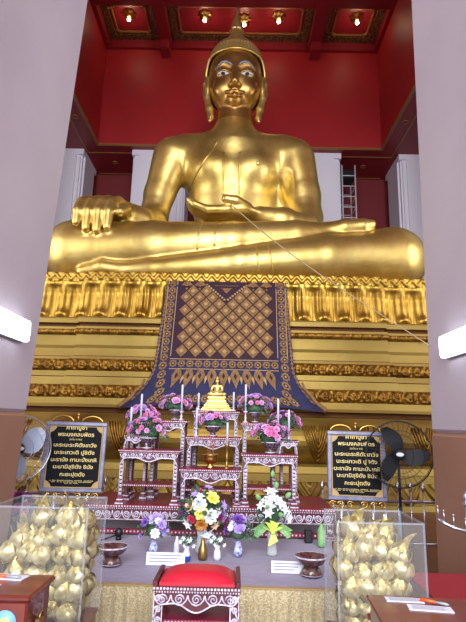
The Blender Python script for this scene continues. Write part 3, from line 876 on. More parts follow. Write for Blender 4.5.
# cream cord from the hand to the right pillar
b = MB(); P = []
A = Vector((-.25, 12.2, 7.1)); B_ = Vector((.05, 11.9, 6.7)); C_ = Vector((1.885, 4.9, 2.33))
P.append(tuple(A))
for i in range(31):
    s_ = i/30; p = B_.lerp(C_, s_); p.z -= .10*math.sin(PI*s_); P.append(tuple(p))
b.tube(P, [.017]+[.017-.012*(i/30) for i in range(31)], 5)
tag(b.build('sacred_cord', 'cord'), 'thin cream cord running from the statue hand down to the right pillar', 'cord')
#ALTAR
# ------------------------------------------------------------------ platform and altar tables
PZ = .35
pl = empty('altar_platform', (-.25, 5.6, 0), 0, 'low platform under a mauve tablecloth with a gold brocade skirt, behind the red stool', 'table')
b = MB(); b.box(-1.34, 1.34, -1.44, 1.25, 0, PZ-.02); b.build('platform_box', 'wood_red', pl)
b = MB(); v = []; f = []; nx, ny = 40, 24
b.box(-1.37, 1.37, -1.48, 1.3, PZ-.02, PZ-.005, 0, .006); b.build('mauve_tablecloth', 'purple_cloth', pl)
b = MB(); nx = 220; rows_ = [PZ-.004, PZ-.05, PZ-.12, .2, .1, .02]
v = []
for j, z in enumerate(rows_):
    for i in range(nx+1):
        x = -1.38+2.76*i/nx
        a = min(1, j/2)*.012
        v.append((x, -1.492-a*(1+math.sin(x*70)+.4*math.sin(x*23)), z))
f = [(j*(nx+1)+i, (j+1)*(nx+1)+i, (j+1)*(nx+1)+i+1, j*(nx+1)+i+1) for j in range(len(rows_)-1) for i in range(nx)]
b.add(v, f, 0, True)
v2 = [(p[0], p[1]+.01, p[2]) for p in v]; b.add(v2, [q[::-1] for q in f], 0, True)
b.box(-1.382, 1.382, -1.50, -1.46, PZ-.006, PZ+.004, 1)
b.box(-1.38, -1.37, -1.46, 1.3, .02, PZ-.004); b.box(1.37, 1.38, -1.46, 1.3, .02, PZ-.004)
b.build('brocade_skirt', ['gold_cloth', 'embroidery_pale'], pl)

def spiral(b, cx, cz, y, r, flip=1, mi=0, turns=1.6, th=.006):
    n = 14; P = []
    for i in range(n+1):
        a = turns*2*PI*i/n; rr = r*(1-.85*i/n)
        P.append((cx+flip*rr*math.cos(a), y, cz+rr*math.sin(a)))
    b.tube(P, [th*(1-.4*i/n) for i in range(n+1)], 4, mi)
def scallop(w, h, n=36, deep=1.0):
    """lower outline of an apron: bottom drop as function x"""
    out = []
    for i in range(n+1):
        s_ = -1+2*i/n; a = abs(s_)
        d = h*(.55+.45*math.cos(s_*PI)**2*(1 if a < .5 else .2)) if a < .86 else h*(.55+.45*(a-.86)/.14*2)
        d = min(d, h*deep*1.4)
        out.append((s_*w/2, -d))
    return out
def apron_mb(w, h, y, ztop, dark=0, pearl=1, th=.008):
    """scalloped apron in the x-z plane at depth y (front face), pearl scrolls on it"""
    b = MB()
    low = scallop(w, h)
    poly = [(-w/2, ztop)]+[(x, ztop+z) for x, z in low]+[(w/2, ztop)]
    # as strips, so that the concave outline stays clean
    for (x0, z0), (x1, z1) in zip(low[:-1], low[1:]):
        b.prism([(x0, ztop), (x0, ztop+z0), (x1, ztop+z1), (x1, ztop)], y, y+.018, dark)
    b.tube([(x, y-.003, ztop+z+.004) for x, z in low], th, 4, pearl)
    n = max(3, int(w/(h*.95))); st = w/n
    for i in range(n):
        cx = -w/2+st*(i+.5)
        spiral(b, cx, ztop-h*.30, y-.003, min(st*.40, h*.28), 1 if i < n/2 else -1, pearl, th=th)
        b.tube([(cx+st*.5*q, y-.003, ztop-h*(.08+.52*math.cos(q*PI/2)**.5)) for q in (-1, -.85, -.5, 0, .5, .85, 1)], .005, 4, pearl)
    return b
def dots(b, x0, x1, y, z, st, r, mi):
    n = max(1, int(abs(x1-x0)/st))
    for i in range(n+1):
        x = x0+(x1-x0)*i/n
        b.box(x-r, x+r, y-.004, y+.002, z-r, z+r, mi)
def leg_mb(w, h, sx, sy, foot=True):
    b = MB(); t = w
    b.box(-t/2, t/2, -t/2, t/2, h*.0, h, 0, .004)
    n = max(3, int(h/(t*1.1)))
    for i in range(n):
        z = h*.16+(h*.84)*(i+.5)/n
        spiral(b, 0, z, -t/2-.003, t*.34, 1 if i % 2 else -1, 1, th=.0068)
    b.tube([(-t*.42, -t/2-.002, h*.14), (-t*.42, -t/2-.002, h)], .0045, 4, 1); b.tube([(t*.42, -t/2-.002, h*.14), (t*.42, -t/2-.002, h)], .0035, 4, 1)
    if foot:                      # banded splayed foot
        for k in range(4):
            e_ = .004+.007*(3-k)
            b.box(-t/2-e_, t/2+e_, -t/2-e_, t/2+e_, .002+h*.035*k, h*.035*(k+.8), 1 if k % 2 == 0 else 2)
    return b
def altar_table(name, x, y, w, d, z0, z1, label, shelf=None, ap=.09, lw=.042, group='pearl inlaid altar tables', foot=True, top_mat='lacquer_red'):
    e = empty(name, (x, y, z0), 0, label, 'table', group)
    h = z1-z0; tt = .028
    b = MB(); b.box(-w/2-.02, w/2+.02, -d/2-.02, d/2+.02, h-tt, h, 0, .006)
    b.box(-w/2-.008, w/2+.008, -d/2-.008, d/2+.008, h-tt-.016, h-tt, 2)
    dots(b, -w/2-.012, w/2+.012, -d/2-.02, h-tt/2, .022, .0055, 1); dots(b, -w/2, w/2, -d/2-.008, h-tt-.008, .018, .004, 1)
    for s_ in (-1, 1):
        for k in range(int(d/.03)): 
            yk = -d/2+.03*k; b.box(s_*(w/2+.02)-.003, s_*(w/2+.02)+.003, yk-.005, yk+.005, h-tt/2-.005, h-tt/2+.005, 1)
    b.build('tabletop', [top_mat, 'pearl', 'lacquer'], e)
    a = apron_mb(w-.004, ap, -d/2-.004, h-tt-.014); a.build('apron', ['lacquer', 'pearl'], e)
    a = apron_mb(w-.004, ap, -d/2-.004, h-tt-.014).build('apron', ['lacquer', 'pearl'], e); a.rotation_euler = (0, 0, PI)
    lh = h-tt-.014
    for sx in (-1, 1):
        for sy in (-1, 1):
            l = leg_mb(lw, lh, sx, sy, foot).build('leg', ['lacquer', 'pearl', 'lacquer_red'], e)
            l.location = (sx*(w/2-lw/2-.002), sy*(d/2-lw/2-.006), 0)
            if sy > 0: l.rotation_euler = (0, 0, PI)
    if shelf:
        b = MB(); sz = shelf*h
        b.box(-w/2+lw*.4, w/2-lw*.4, -d/2+.012, d/2-.012, sz-.022, sz, 0); dots(b, -w/2+lw, w/2-lw, -d/2+.01, sz-.011, .022, .005, 1)
        b.build('shelf', ['lacquer_red', 'pearl'], e)
    return e
# long base table
LT = empty('long_altar_table', (-.275, 6.25, PZ), 0, 'long low pearl inlaid altar table carrying all the smaller altar tables', 'table')
w_, d_, h_ = 2.74, 1.0, .31
b = MB(); b.box(-w_/2, w_/2, -d_/2-.01, d_/2, h_-.03, h_, 0, .006); b.box(-w_/2+.01, w_/2-.01, -d_/2, d_/2-.01, h_-.045, h_-.03, 2)
dots(b, -w_/2+.02, w_/2-.02, -d_/2-.01, h_-.015, .03, .007, 1); dots(b, -w_/2+.02, w_/2-.02, -d_/2, h_-.038, .024, .005, 1); b.build('tabletop', ['lacquer_red', 'pearl', 'lacquer'], LT)
b = MB(); b.box(-w_/2+.02, w_/2-.02, -d_/2+.002, -d_/2+.03, h_-.155, h_-.045)
n = 26; st = (w_-.06)/n
for i in range(n):
    cx = -w_/2+.03+st*(i+.5)
    spiral(b, cx, h_-.10, -d_/2-.003, .036, 1 if i % 2 else -1, 1, 1.8, .0075)
    b.tube([(cx+st/2*q, -d_/2-.002, h_-.06-.086*math.cos(q*PI/2)**.5) for q in (-1, -.85, -.5, 0, .5, .85, 1)], .005, 4, 1)
b.tube([(-w_/2+.02, -d_/2-.002, h_-.15), (w_/2-.02, -d_/2-.002, h_-.15)], .007, 4, 1)
b.build('apron', ['lacquer', 'pearl'], LT)
for x in (-w_/2+.06, -.45, .45, w_/2-.06):
    for y in (-d_/2+.05, d_/2-.05):
        l = leg_mb(.07, h_-.045, 1, 1); l.build('leg', ['lacquer', 'pearl', 'lacquer_red'], LT, (x, y, 0))
b = MB(); b.box(-w_/2+.05, w_/2-.05, -d_/2+.02, -d_/2+.06, .015, .06); dots(b, -w_/2+.1, w_/2-.1, -d_/2+.018, .038, .04, .008, 1)
b.build('stretcher', ['lacquer_red', 'pearl'], LT)
TZ = PZ+h_   # .66
altar_table('altar_table', -.95, 5.96, .64, .36, TZ, 1.235, 'front left pearl inlaid table carrying pink flowers in a dark urn', .36)
altar_table('altar_table', .385, 5.96, .58, .36, TZ, 1.215, 'front right pearl inlaid table carrying pink flowers in a dark urn', .36)
altar_table('altar_table', -.265, 5.95, .64, .36, TZ, 1.045, 'lowest centre table carrying the brass incense bowl', .45, .11)
altar_table('altar_table', -.26, 6.32, .62, .28, TZ, 1.375, 'middle centre table carrying a pink flower urn below the small golden statue', None, .10)
altar_table('altar_table', -.25, 6.64, .56, .26, TZ, 1.69, 'tallest centre table carrying the small golden statue', None, .11)
altar_table('altar_table', -.815, 6.45, .40, .34, TZ, 1.56, 'tall rear left table carrying pink flowers and a candle', None, .09)
altar_table('altar_table', .29, 6.45, .40, .34, TZ, 1.55, 'tall rear right table carrying pink flowers and a candle', None, .09)
def tray(x, y, z, w, label):
    e = empty('footed_tray', (x, y, z), 0, label, 'tray', 'pearl inlaid footed trays')
    b = MB(); b.box(-w/2, w/2, -.08, .08, .13, .15, 0, .004); dots(b, -w/2, w/2, -.08, .14, .02, .004, 1); b.build('tray_top', ['lacquer', 'pearl'], e)
    apron_mb(w-.01, .07, -.078, .13).build('apron', ['lacquer', 'pearl'], e)
    for sx in (-1, 1):
        for sy in (-1, 1):
            b = MB(); b.tube([(sx*(w/2-.02), sy*.06, .13), (sx*(w/2-.01), sy*.065, .06), (sx*(w/2-.002), sy*.07, 0)], .012, 6); b.build('leg', 'pearl', e)
tray(-1.12, 5.92, 1.236, .26, 'small footed tray on the front left altar table')
tray(.60, 5.95, 1.216, .20, 'small footed tray on the front right altar table')

# small golden statue
sb = empty('small_buddha_statue', (-.25, 6.64, 1.69), 0, 'small golden seated Buddha statue on a stepped golden base in front of the brocade cloth', 'statue')
b = MB(); z = 0
for hw, hd, hh in ((.20, .11, .03), (.185, .10, .02), (.165, .095, .035), (.145, .09, .02), (.125, .085, .035), (.105, .08, .02), (.12, .082, .025)):
    b.box(-hw, hw, -hd, hd, z, z+hh, 0, .006); z += hh
b.build('stepped_base', 'gold', sb)
G = Field((-.16, -.12, .16), (.16, .12, .50), .007)
G.d[:] = .2
zb = z
def g(x, y, zz): return (x, y, zb+zz)
G.chain([(*g(-.095, -.03, .028), .028), (*g(.06, -.06, .03), .018)], .01); G.chain([(*g(.095, -.03, .028), .028), (*g(-.06, -.05, .018), .018)], .01)
G.ell(g(0, .0, .04), (.075, .055, .04), .02); G.ell(g(0, 0, .10), (.038, .03, .06), .015); G.cone(g(-.045, 0, .135), g(.045, 0, .135), .02, .02, .015)
G.chain([(*g(-.058, 0, .13), .016), (*g(-.072, -.01, .08), .014), (*g(-.075, -.05, .05), .011)], .008); G.chain([(*g(.058, 0, .13), .016), (*g(.068, -.01, .08), .014), (*g(.0, -.055, .055), .011)], .008)
G.cone(g(0, 0, .15), g(0, 0, .17), .014, .014, .01); G.ell(g(0, -.002, .195), (.023, .024, .031), .006); G.cone(g(0, 0, .225), g(0, 0, .262), .012, .004, .008)
G.mesh('figure', 'gold', sb)
G = None

# ------------------------------------------------------------------ flowers, urns, candles
rnd = random.Random(7)
def bloom_mesh(col, style='round'):
    b = MB()
    if style == 'round':         # layered petals
        for ring, (n, r, tilt, z) in enumerate(((8, 1.0, .25, 0), (7, .75, .7, .1), (5, .5, 1.1, .2), (3, .28, 1.4, .28))):
            for k in range(n):
                a = 2*PI*k/n+ring*.5
                u = Vector((math.cos(a), math.sin(a), 0)); s_ = Vector((-math.sin(a), math.cos(a), 0)); up = Vector((0, 0, 1))
                d = u*math.cos(tilt)+up*math.sin(tilt)
                base = up*z*.6
                w_ = r*.38
                v = [base, base+d*r*.5+s_*w_, base+d*r*.95+s_*w_*.5+up*.05, base+d*r+up*.02, base+d*r*.95-s_*w_*.5+up*.05, base+d*r*.5-s_*w_, base+d*r*.5+up*-.06]
                b.add(v, [(0, 1, 6), (1, 2, 6), (2, 3, 6), (3, 4, 6), (4, 5, 6), (5, 0, 6)], 0, True)
    elif style == 'lily':
        for k in range(6):
            a = 2*PI*k/6
            u = Vector((math.cos(a), math.sin(a), 0)); s_ = Vector((-math.sin(a), math.cos(a), 0)); up = Vector((0, 0, 1))
            v = [Vector((0, 0, 0)), u*.4+s_*.24+up*.35, u*.95+up*.3, u*.4-s_*.24+up*.35, u*.45+up*.25]
            b.add(v, [(0, 1, 4), (1, 2, 4), (2, 3, 4), (3, 0, 4)], 0, True)
        b.sphere((0, 0, .3), .12, 6)
    else:                        # bud
        b.lathe([(.05, -.1), (.32, .1), (.42, .4), (.36, .75), (.2, 1.0), (.04, 1.15)], 10, lobes=3, amp=.12)
    return b
PROT = {}
def bloom(parent, col, style, loc, r, nrm, rn):
    key = (col, style)
    if key not in PROT:
        o = bloom_mesh(col, style).build('flower', col); me = o.data; bpy.data.objects.remove(o); PROT[key] = me
    o = bpy.data.objects.new('flower', PROT[key]); COL.objects.link(o); o.parent = parent
    o.location = loc; o.scale = (r, r, r)
    o.rotation_euler = Vector(nrm).to_track_quat('Z', 'Y').to_euler()
    return o
def leaves(parent, c, rad, n, m, rn, size=.05, name='foliage'):
    b = MB()
    for i in range(n):
        th = rn.uniform(0, 2*PI); ph = rn.uniform(-.4, 1.3)
        d = Vector((math.cos(th)*math.cos(ph), math.sin(th)*math.cos(ph), math.sin(ph)))
        p = Vector(c)+Vector((d.x*rad[0], d.y*rad[1], d.z*rad[2]))*rn.uniform(.5, 1.02)
        s_ = d.orthogonal().normalized(); s_.rotate(Matrix.Rotation(rn.uniform(0, 6), 3, d)); L_ = size*rn.uniform(.7, 1.3)
        t = (d+s_*.6).normalized(); q = t.cross(d).normalized()
        b.add([p, p+t*L_*.5+q*L_*.22+d*.01, p+t*L_, p+t*L_*.5-q*L_*.22+d*.01], [(0, 1, 2), (0, 2, 3)], 0, False)
    b.sphere(c, 1, 10, sc=(rad[0]*.62, rad[1]*.62, rad[2]*.62))
    b.build(name, m, parent)
def urn_part(parent, m='urn', s=1.0, h=.13):
    b = MB(); b.lathe([(.055*s, 0), (.06*s, .01), (.035*s, .025), (.03*s, .05*h/.13), (.07*s, .07*h/.13), (.095*s, .10*h/.13), (.10*s, .12*h/.13), (.105*s, h), (.09*s, h), (.08*s, h-.01)], 20)
    for zz in (.015, h-.006): b.lathe([(.061*s if zz < .05 else .107*s, zz-.004), (.061*s if zz < .05 else .107*s, zz+.004)], 20, mi=1, caps=False)
    return b.build('urn', [m, 'pearl'], parent)
def flower_urn(x, y, z, cols, label, rad=(.19, .12, .13), s=1.0, seed=1, n=26, fr=.045, m='urn'):
    rn = random.Random(seed)
    e = empty('flower_urn', (x, y, z), 0, label, 'flower arrangement', 'pink flower urns of the altar')
    urn_part(e, m, s); h = .13
    c = (0, 0, h+rad[2]*.55)
    rad = tuple(q*1.12 for q in rad); n = int(n*1.7); fr = fr*.86
    leaves(e, (0, 0, c[2]-.02), (rad[0]*.95, rad[1]*.9, rad[2]*.8), 110, 'green', rn, .06)
    for i in range(n):
        th = rn.uniform(0, 2*PI); ph = math.asin(rn.uniform(-.15, 1))
        d = Vector((math.cos(th)*math.cos(ph), math.sin(th)*math.cos(ph), math.sin(ph)))
        p = Vector(c)+Vector((d.x*rad[0], d.y*rad[1], d.z*rad[2]))
        bloom(e, rn.choice(cols), 'round', p, fr*rn.uniform(.8, 1.2), d, rn)
    return e
PK = ['pink', 'pink', 'pink', 'pink', 'pink_hot', 'lilac']
flower_urn(-1.00, 5.90, 1.236, PK, 'pink flowers in a dark urn on the front left altar table', (.20, .13, .13), 1.0, 1, 24)
flower_urn(-1.13, 6.28, 1.40, PK, 'pink flowers in an urn behind the front left table urn', (.17, .11, .12), .8, 2, 24)
flower_urn(-.76, 6.42, 1.561, PK, 'pink flowers in a small urn on the tall rear left table', (.17, .12, .11), .7, 3, 24)
flower_urn(-.275, 6.30, 1.376, PK, 'pink flowers in a dark urn below the small golden statue', (.15, .10, .10), 1.0, 4, 18)
flower_urn(.24, 6.42, 1.551, PK, 'pink flowers in a small urn on the tall rear right table', (.18, .12, .13), .7, 5, 26)
flower_urn(.40, 5.90, 1.216, PK, 'pink flowers in a dark urn on the front right altar table', (.19, .13, .13), 1.0, 6, 24)
flower_urn(.60, 6.28, 1.36, PK, 'pink flowers in an urn behind the front right table urn', (.17, .11, .12), .8, 8, 24)
# low posts that carry the two rear urns and the outer candles
for x, y, zt, lb in ((-1.15, 6.28, 1.40, 'slim inlaid stand under the rear left urn'), (.64, 6.28, 1.36, 'slim inlaid stand under the rear right urn')):
    altar_table('flower_stand', x, y, .20, .16, TZ, zt, lb, None, .05, .03, 'slim inlaid urn stands')

def candlestick(x, y, z, zt, label, stick=.10, brass='pearl', r=.0125):
    e = empty('candlestick', (x, y, z), 0, label, 'candlestick', 'white candles of the altar')
    b = MB(); h = stick
    b.lathe([(.035, 0), (.036, .008), (.014, .02), (.010, h*.35), (.018, h*.45), (.009, h*.55), (.009, h*.8), (.026, h*.92), (.028, h), (.012, h)], 14)
    b.build('holder', brass, e)
    b = MB(); b.lathe([(r, h), (r, zt-z-.006), (r*.5, zt-z)], 10); c = b.build('candle', 'candle', e)
    b = MB(); b.tube([(0, 0, zt-z-.002), (.001, 0, zt-z+.012)], .0015, 4); b.build('wick', 'black', c)
candlestick(-1.20, 5.90, 1.387, 1.70, 'outermost left white candle on the footed tray', .07)
candlestick(-1.12, 6.06, 1.236, 1.86, 'tall white candle standing behind the front left urn', .30)
candlestick(-.67, 6.33, 1.561, 2.00, 'tall white candle in front of the cloth on the rear left table', .11)
candlestick(-.475, 6.49, 1.691, 1.91, 'white candle left of the small golden statue', .05)
candlestick(-.03, 6.49, 1.691, 1.93, 'white candle right of the small golden statue', .05)
candlestick(.12, 6.33, 1.551, 2.02, 'tall white candle in front of the cloth on the rear right table', .14)
candlestick(.50, 6.06, 1.216, 1.84, 'tall white candle standing behind the front right urn', .30)
candlestick(.615, 5.94, 1.367, 1.71, 'outermost right white candle on the footed tray', .07)
candlestick(-.09, 5.86, 1.046, 1.55, 'white candle on a tall brass holder beside the incense bowl', .27, 'brass_dull')
candlestick(-.47, 6.22, 1.376, 1.72, 'white candle on the left of the middle centre table', .10)
# incense bowl
ib = empty('incense_bowl', (-.275, 5.90, 1.046), 0, 'brass incense bowl with sticks on the lowest centre table', 'bowl')
b = MB(); b.lathe([(.05, 0), (.055, .012), (.03, .03), (.03, .045), (.075, .07), (.088, .10), (.078, .13), (.092, .142), (.092, .15), (.075, .145)], 24); b.build('bowl', 'brass', ib)
for i in range(7):
    a = i*.9; b = MB(); b.tube([(.03*math.cos(a), .03*math.sin(a), .14), (.045*math.cos(a), .045*math.sin(a), .33+.02*(i % 3))], .003, 4); b.build('incense_stick', 'incense', ib)

def vase_lathe(parent, prof, m, name='vase', mi=None):
    b = MB(); b.lathe(prof, 18); return b.build(name, m, parent)
def bouquet(name, x, y, z, label, vase_prof, vase_m, blooms, fol_c, fol_r, fol_m, nleaf, seed, group=None, leafsize=.06):
    rn = random.Random(seed)
    e = empty(name, (x, y, z), 0, label, 'flower arrangement', group)
    vase_lathe(e, vase_prof, vase_m)
    leaves(e, fol_c, fol_r, nleaf, fol_m, rn, leafsize)
    for (bx, by, bz, col, st, r) in blooms:
        d = Vector((bx-fol_c[0], (by-fol_c[1])-.06, bz-fol_c[2])).normalized()
        bloom(e, col, st, (bx, by, bz), r, d, rn)
    return e
SMALLV = [(.025, 0), (.04, .02), (.045, .06), (.03, .10), (.024, .12), (.03, .13)]
def purple_bl(seed, w=.13, h0=.15, h=.17):
    rn = random.Random(seed); o = []
    for i in range(17):
        a = rn.uniform(0, 2*PI); q = rn.uniform(.2, 1)
        o.append((w*q*math.cos(a), w*.6*q*math.sin(a)-.02, h0+h*(1-q*q)*.6+rn.uniform(0, h*.5), rn.choice(['purple', 'purple', 'lilac', 'lilac', 'white_petal']), 'round', rn.uniform(.032, .055)))
    return o
bouquet('flower_vase', -.735, 5.00, PZ, 'purple and lilac bouquet in a small vase, left behind the white card', SMALLV, 'ceramic_blue', purple_bl(3), (0, 0, .20), (.13, .09, .09), 'green', 60, 3, 'purple bouquets on the mauve cloth')
bouquet('flower_vase', .045, 5.0, PZ, 'purple and lilac bouquet in a blue patterned vase, right of the big bouquet', SMALLV, 'ceramic_blue', purple_bl(5, .12), (0, 0, .20), (.12, .09, .09), 'green', 60, 4, 'purple bouquets on the mauve cloth')
BIG = [(-.02, -.08, .43, 'white_petal', 'round', .075), (.09, -.07, .49, 'yellow', 'round', .075), (-.11, -.06, .42, 'peach', 'round', .065), (.0, -.10, .36, 'yellow', 'round', .07),
       (.08, -.10, .34, 'white_petal', 'round', .075), (.0, -.11, .27, 'rust', 'round', .065), (-.09, -.10, .31, 'red_petal', 'round', .045), (-.12, -.08, .27, 'white_petal', 'lily', .07),
       (.05, -.1, .20, 'white_petal', 'lily', .09), (.06, -.09, .14, 'white_petal', 'lily', .07), (.19, -.04, .42, 'lilac', 'lily', .07), (.17, -.05, .32, 'magenta', 'round', .05), (.22, -.04, .28, 'magenta', 'round', .06),
       (-.19, -.02, .41, 'magenta', 'round', .045), (-.20, -.03, .33, 'magenta', 'round', .045), (-.17, -.02, .36, 'purple', 'round', .04), (-.02, -.02, .55, 'red_petal', 'bud', .03), (.05, 0, .57, 'lilac', 'lily', .06),
       (-.07, -.02, .51, 'lilac', 'lily', .06), (.14, -.03, .36, 'white_petal', 'lily', .06), (.20, -.03, .35, 'lilac', 'round', .04), (-.02, -.07, .5, 'white_petal', 'lily', .055), (.03, -.09, .31, 'white_petal', 'round', .05), (.12, -.08, .26, 'peach', 'lily', .06)]
bouquet('flower_vase', -.30, 5.12, PZ, 'large mixed bouquet of yellow, white and magenta flowers in the middle of the platform',
        [(.05, 0), (.06, .02), (.05, .08), (.04, .14), (.05, .2)], 'glass', BIG, (0, 0, .35), (.20, .11, .19), 'green', 150, 9, None, .09)
WH = []
rn = random.Random(12)
for i in range(17):
    a = rn.uniform(0, 2*PI); q = rn.uniform(.1, 1)
    WH.append((.15*q*math.cos(a), .08*q*math.sin(a)-.05, .32+.20*(1-q)+rn.uniform(0, .08), 'white_petal', 'lily', rn.uniform(.055, .08)))
WH += [(.0, -.02, .70, 'green_light', 'bud', .055), (.03, -.05, .60, 'green_light', 'bud', .06), (-.12, -.05, .50, 'green_light', 'bud', .06), (.13, -.05, .52, 'green_light', 'bud', .06), (.06, -.14, .38, 'green_light', 'bud', .06), (-.05, -.14, .44, 'green_light', 'bud', .05)]
wb = bouquet('flower_vase', .365, 5.08, PZ, 'tall white and green bouquet with a lime ribbon in a glass vase', [(.045, 0), (.05, .02), (.04, .10), (.05, .2)], 'glass', WH, (0, 0, .36), (.13, .08, .15), 'green', 110, 12, None, .06)
b = MB()
for k in range(5):
    a = -.8+k*.4
    b.add([(-.01, -.125, .22), (.01, -.125, .22), (.07*math.sin(a)*1.6+.012, -.15, .22+.10*math.cos(a*1.3)), (.07*math.sin(a)*1.6-.03, -.145, .22+.11*math.cos(a*1.3))], [(0, 1, 2, 3)])
    b.add([(-.012, -.122, .22), (.012, -.122, .22), (.05*math.sin(a)+.012, -.14, .11+.01*k), (.05*math.sin(a)-.012, -.14, .11+.01*k)], [(0, 1, 2, 3)])
b.sphere((0, -.125, .22), .022, 8); b.build('ribbon', 'lime', wb)
b = MB()
for sx in (-1, 1):
    for k in range(3):
        x0 = sx*(.03+.03*k)
        b.add([(x0, -.06, .25), (sx*(.10+.03*k), -.07, .29-.03*k), (sx*(.19-.01*k), -.05, .23-.03*k), (sx*(.09+.02*k), -.07, .20-.02*k)], [(0, 1, 2, 3)])
b.build('broad_leaves', 'green_light', wb)
def mini_vase(x, y, label, base):
    bl = [(-.05+.02*i+.01*math.sin(i*3), -.01, .16+.03*math.sin(i*2.2), 'white_petal', 'lily', .028) for i in range(6)]
    e = bouquet('small_flower_vase', x, y, PZ, label, [(.03, 0), (.035, .03), (.03, .07), (.02, .10), (.028, .12)], 'ceramic', bl, (0, 0, .15), (.06, .04, .05), 'green', 30, 21, 'small white flower vases', .035)
    if base:
        b = MB(); b.lathe([(.034, .002), (.039, .03), (.036, .045)], 16, caps=False); b.build('blue_band', 'cobalt', e)
mini_vase(-.41, 4.80, 'small white vase with a blue foot, left below the big bouquet', True)
mini_vase(-.14, 4.86, 'small white vase with white flowers, right below the big bouquet', False)
b = MB(); b.lathe([(.022, 0), (.028, .03), (.026, .10), (.012, .14), (.012, .16)], 14)
tag(b.build('bottle', 'ceramic', None, (-.52, 5.0, PZ)), 'slim white bottle left of the big bouquet', 'bottle')
b = MB(); b.lathe([(.035, 0), (.045, .03), (.04, .09), (.02, .14), (.018, .18)], 14)
tag(b.build('bottle', 'brass_dull', None, (-.27, 4.86, PZ)), 'dull golden bottle right in front of the big bouquet', 'bottle')
b = MB(); b.lathe([(.035, 0), (.042, .02), (.042, .16), (.02, .19), (.018, .22)], 14)
tag(b.build('bottle', 'green_light', None, (.89, 5.45, PZ)), 'pale green bottle right of the white bouquet under the long table edge', 'bottle')
b = MB(); b.sphere((0, 0, .07), .045, 10, sc=(1, .8, 1)); b.tube([(0, 0, .05), (-.10, -.03, .02), (-.17, -.04, .0)], .008, 5); b.lathe([(.03, 0), (.03, .03)], 12)
tag(b.build('spotlight', 'black', None, (-1.18, 5.55, PZ)), 'small black spotlight under the left end of the long altar table', 'spotlight')
b = MB(); b.box(-.04, .04, -.03, .03, 0, .13, 0, .01)
tag(b.build('black_box', 'black', None, (.78, 5.62, PZ)), 'small black box under the right end of the long altar table', 'box')

def card(x, y, w, h, rz, label):
    e = empty('paper_card', (x, y, PZ), rz, label, 'card', 'white cards on the mauve cloth')
    b = MB(); b.add([(-w/2, -.02, 0), (w/2, -.02, 0), (w/2, .0, h), (-w/2, .0, h), (-w/2, .03, 0), (w/2, .03, 0)], [(0, 1, 2, 3), (3, 2, 5, 4)]); b.build('folded_sheet', 'paper', e)
    b = MB()
    for k in range(3):
        z = h*(.75-.24*k); yk = -.02+.02*z/h-.002
        b.add([(-w*.42, yk, z), (w*(.42-.1*k), yk, z), (w*(.42-.1*k), yk+.001, z+.006), (-w*.42, yk+.001, z+.006)], [(0, 1, 2, 3)])
    b.build('printed_lines', 'ink', e)
card(-.575, 4.66, .33, .10, R(-1), 'white folded card at the left front of the mauve cloth')
card(.455, 4.52, .27, .09, R(-2), 'white folded card at the right front of the mauve cloth beside a brown bowl')
def pbowl(x, y, label):
    e = empty('pedestal_bowl', (x, y, PZ), 0, label, 'bowl', 'brown pedestal bowls')
    b = MB(); b.lathe([(.085, 0), (.09, .015), (.075, .05), (.05, .075)], 24); b.build('foot', ['urn_wood'], e)
    b = MB(); b.lathe([(.05, .07), (.10, .095), (.125, .13), (.13, .15), (.12, .15), (.09, .11), (.02, .10)], 24); b.build('bowl', ['urn_wood'], e)
    b = MB(); b.lathe([(.131, .142), (.133, .15), (.131, .154)], 24, caps=False); b.lathe([(.091, .012), (.093, .018)], 24, caps=False); b.build('rim', 'pearl', e)
pbowl(-1.03, 4.62, 'brown pedestal bowl at the left of the mauve cloth')
pbowl(.64, 4.46, 'brown pedestal bowl at the right of the mauve cloth')

# ------------------------------------------------------------------ red stool in front
st_ = empty('stool', (-.21, 3.42, 0), 0, 'red cushioned stool with carved pearl inlaid frame in the foreground', 'stool')
w_, d_ = .52, .34; hz = .61
b = MB(); nx, ny = 24, 16; v = []; f = []
for j in range(ny+1):
    for i in range(nx+1):
        a, c = -1+2*i/nx, -1+2*j/ny
        zz = .055*(1-abs(a)**4)*(1-abs(c)**4)
        v.append((a*(w_/2-.035)*(1-.05*abs(c)**6), c*(d_/2-.02), hz+.002+zz))
f = [(j*(nx+1)+i, j*(nx+1)+i+1, (j+1)*(nx+1)+i+1, (j+1)*(nx+1)+i) for j in range(ny) for i in range(nx)]
b.add(v, f, 0, True); b.box(-w_/2+.035, w_/2-.035, -d_/2+.02, d_/2-.02, hz-.015, hz+.003)
b.build('cushion', 'cushion', st_)
b = MB(); b.box(-w_/2, w_/2, -d_/2, d_/2, hz-.05, hz-.014, 0, .006)
dots(b, -w_/2+.01, w_/2-.01, -d_/2, hz-.024, .020, .006, 1); dots(b, -w_/2+.01, w_/2-.01, -d_/2, hz-.042, .016, .004, 1)
for sx in (-1, 1):   # raised side rims
    b.box(sx*(w_/2-.03) if sx > 0 else -w_/2, w_/2 if sx > 0 else -w_/2+.03, -d_/2, d_/2, hz-.015, hz+.02, 0, .005)
b.build('seat_frame', ['lacquer', 'pearl'], st_)
apron_mb(w_-.02, .105, -d_/2+.002, hz-.05, th=.0055).build('apron', ['lacquer', 'pearl'], st_)
a = apron_mb(w_-.02, .105, -d_/2+.002, hz-.05, th=.0055).build('apron', ['lacquer', 'pearl'], st_); a.rotation_euler = (0, 0, PI)
for sx in (-1, 1):
    for sy in (-1, 1):
        l = leg_mb(.058, hz-.05, sx, sy).build('leg', ['lacquer', 'pearl', 'lacquer_red'], st_); l.location = (sx*(w_/2-.035), sy*(d_/2-.035), 0)
        if sy > 0: l.rotation_euler = (0, 0, PI)
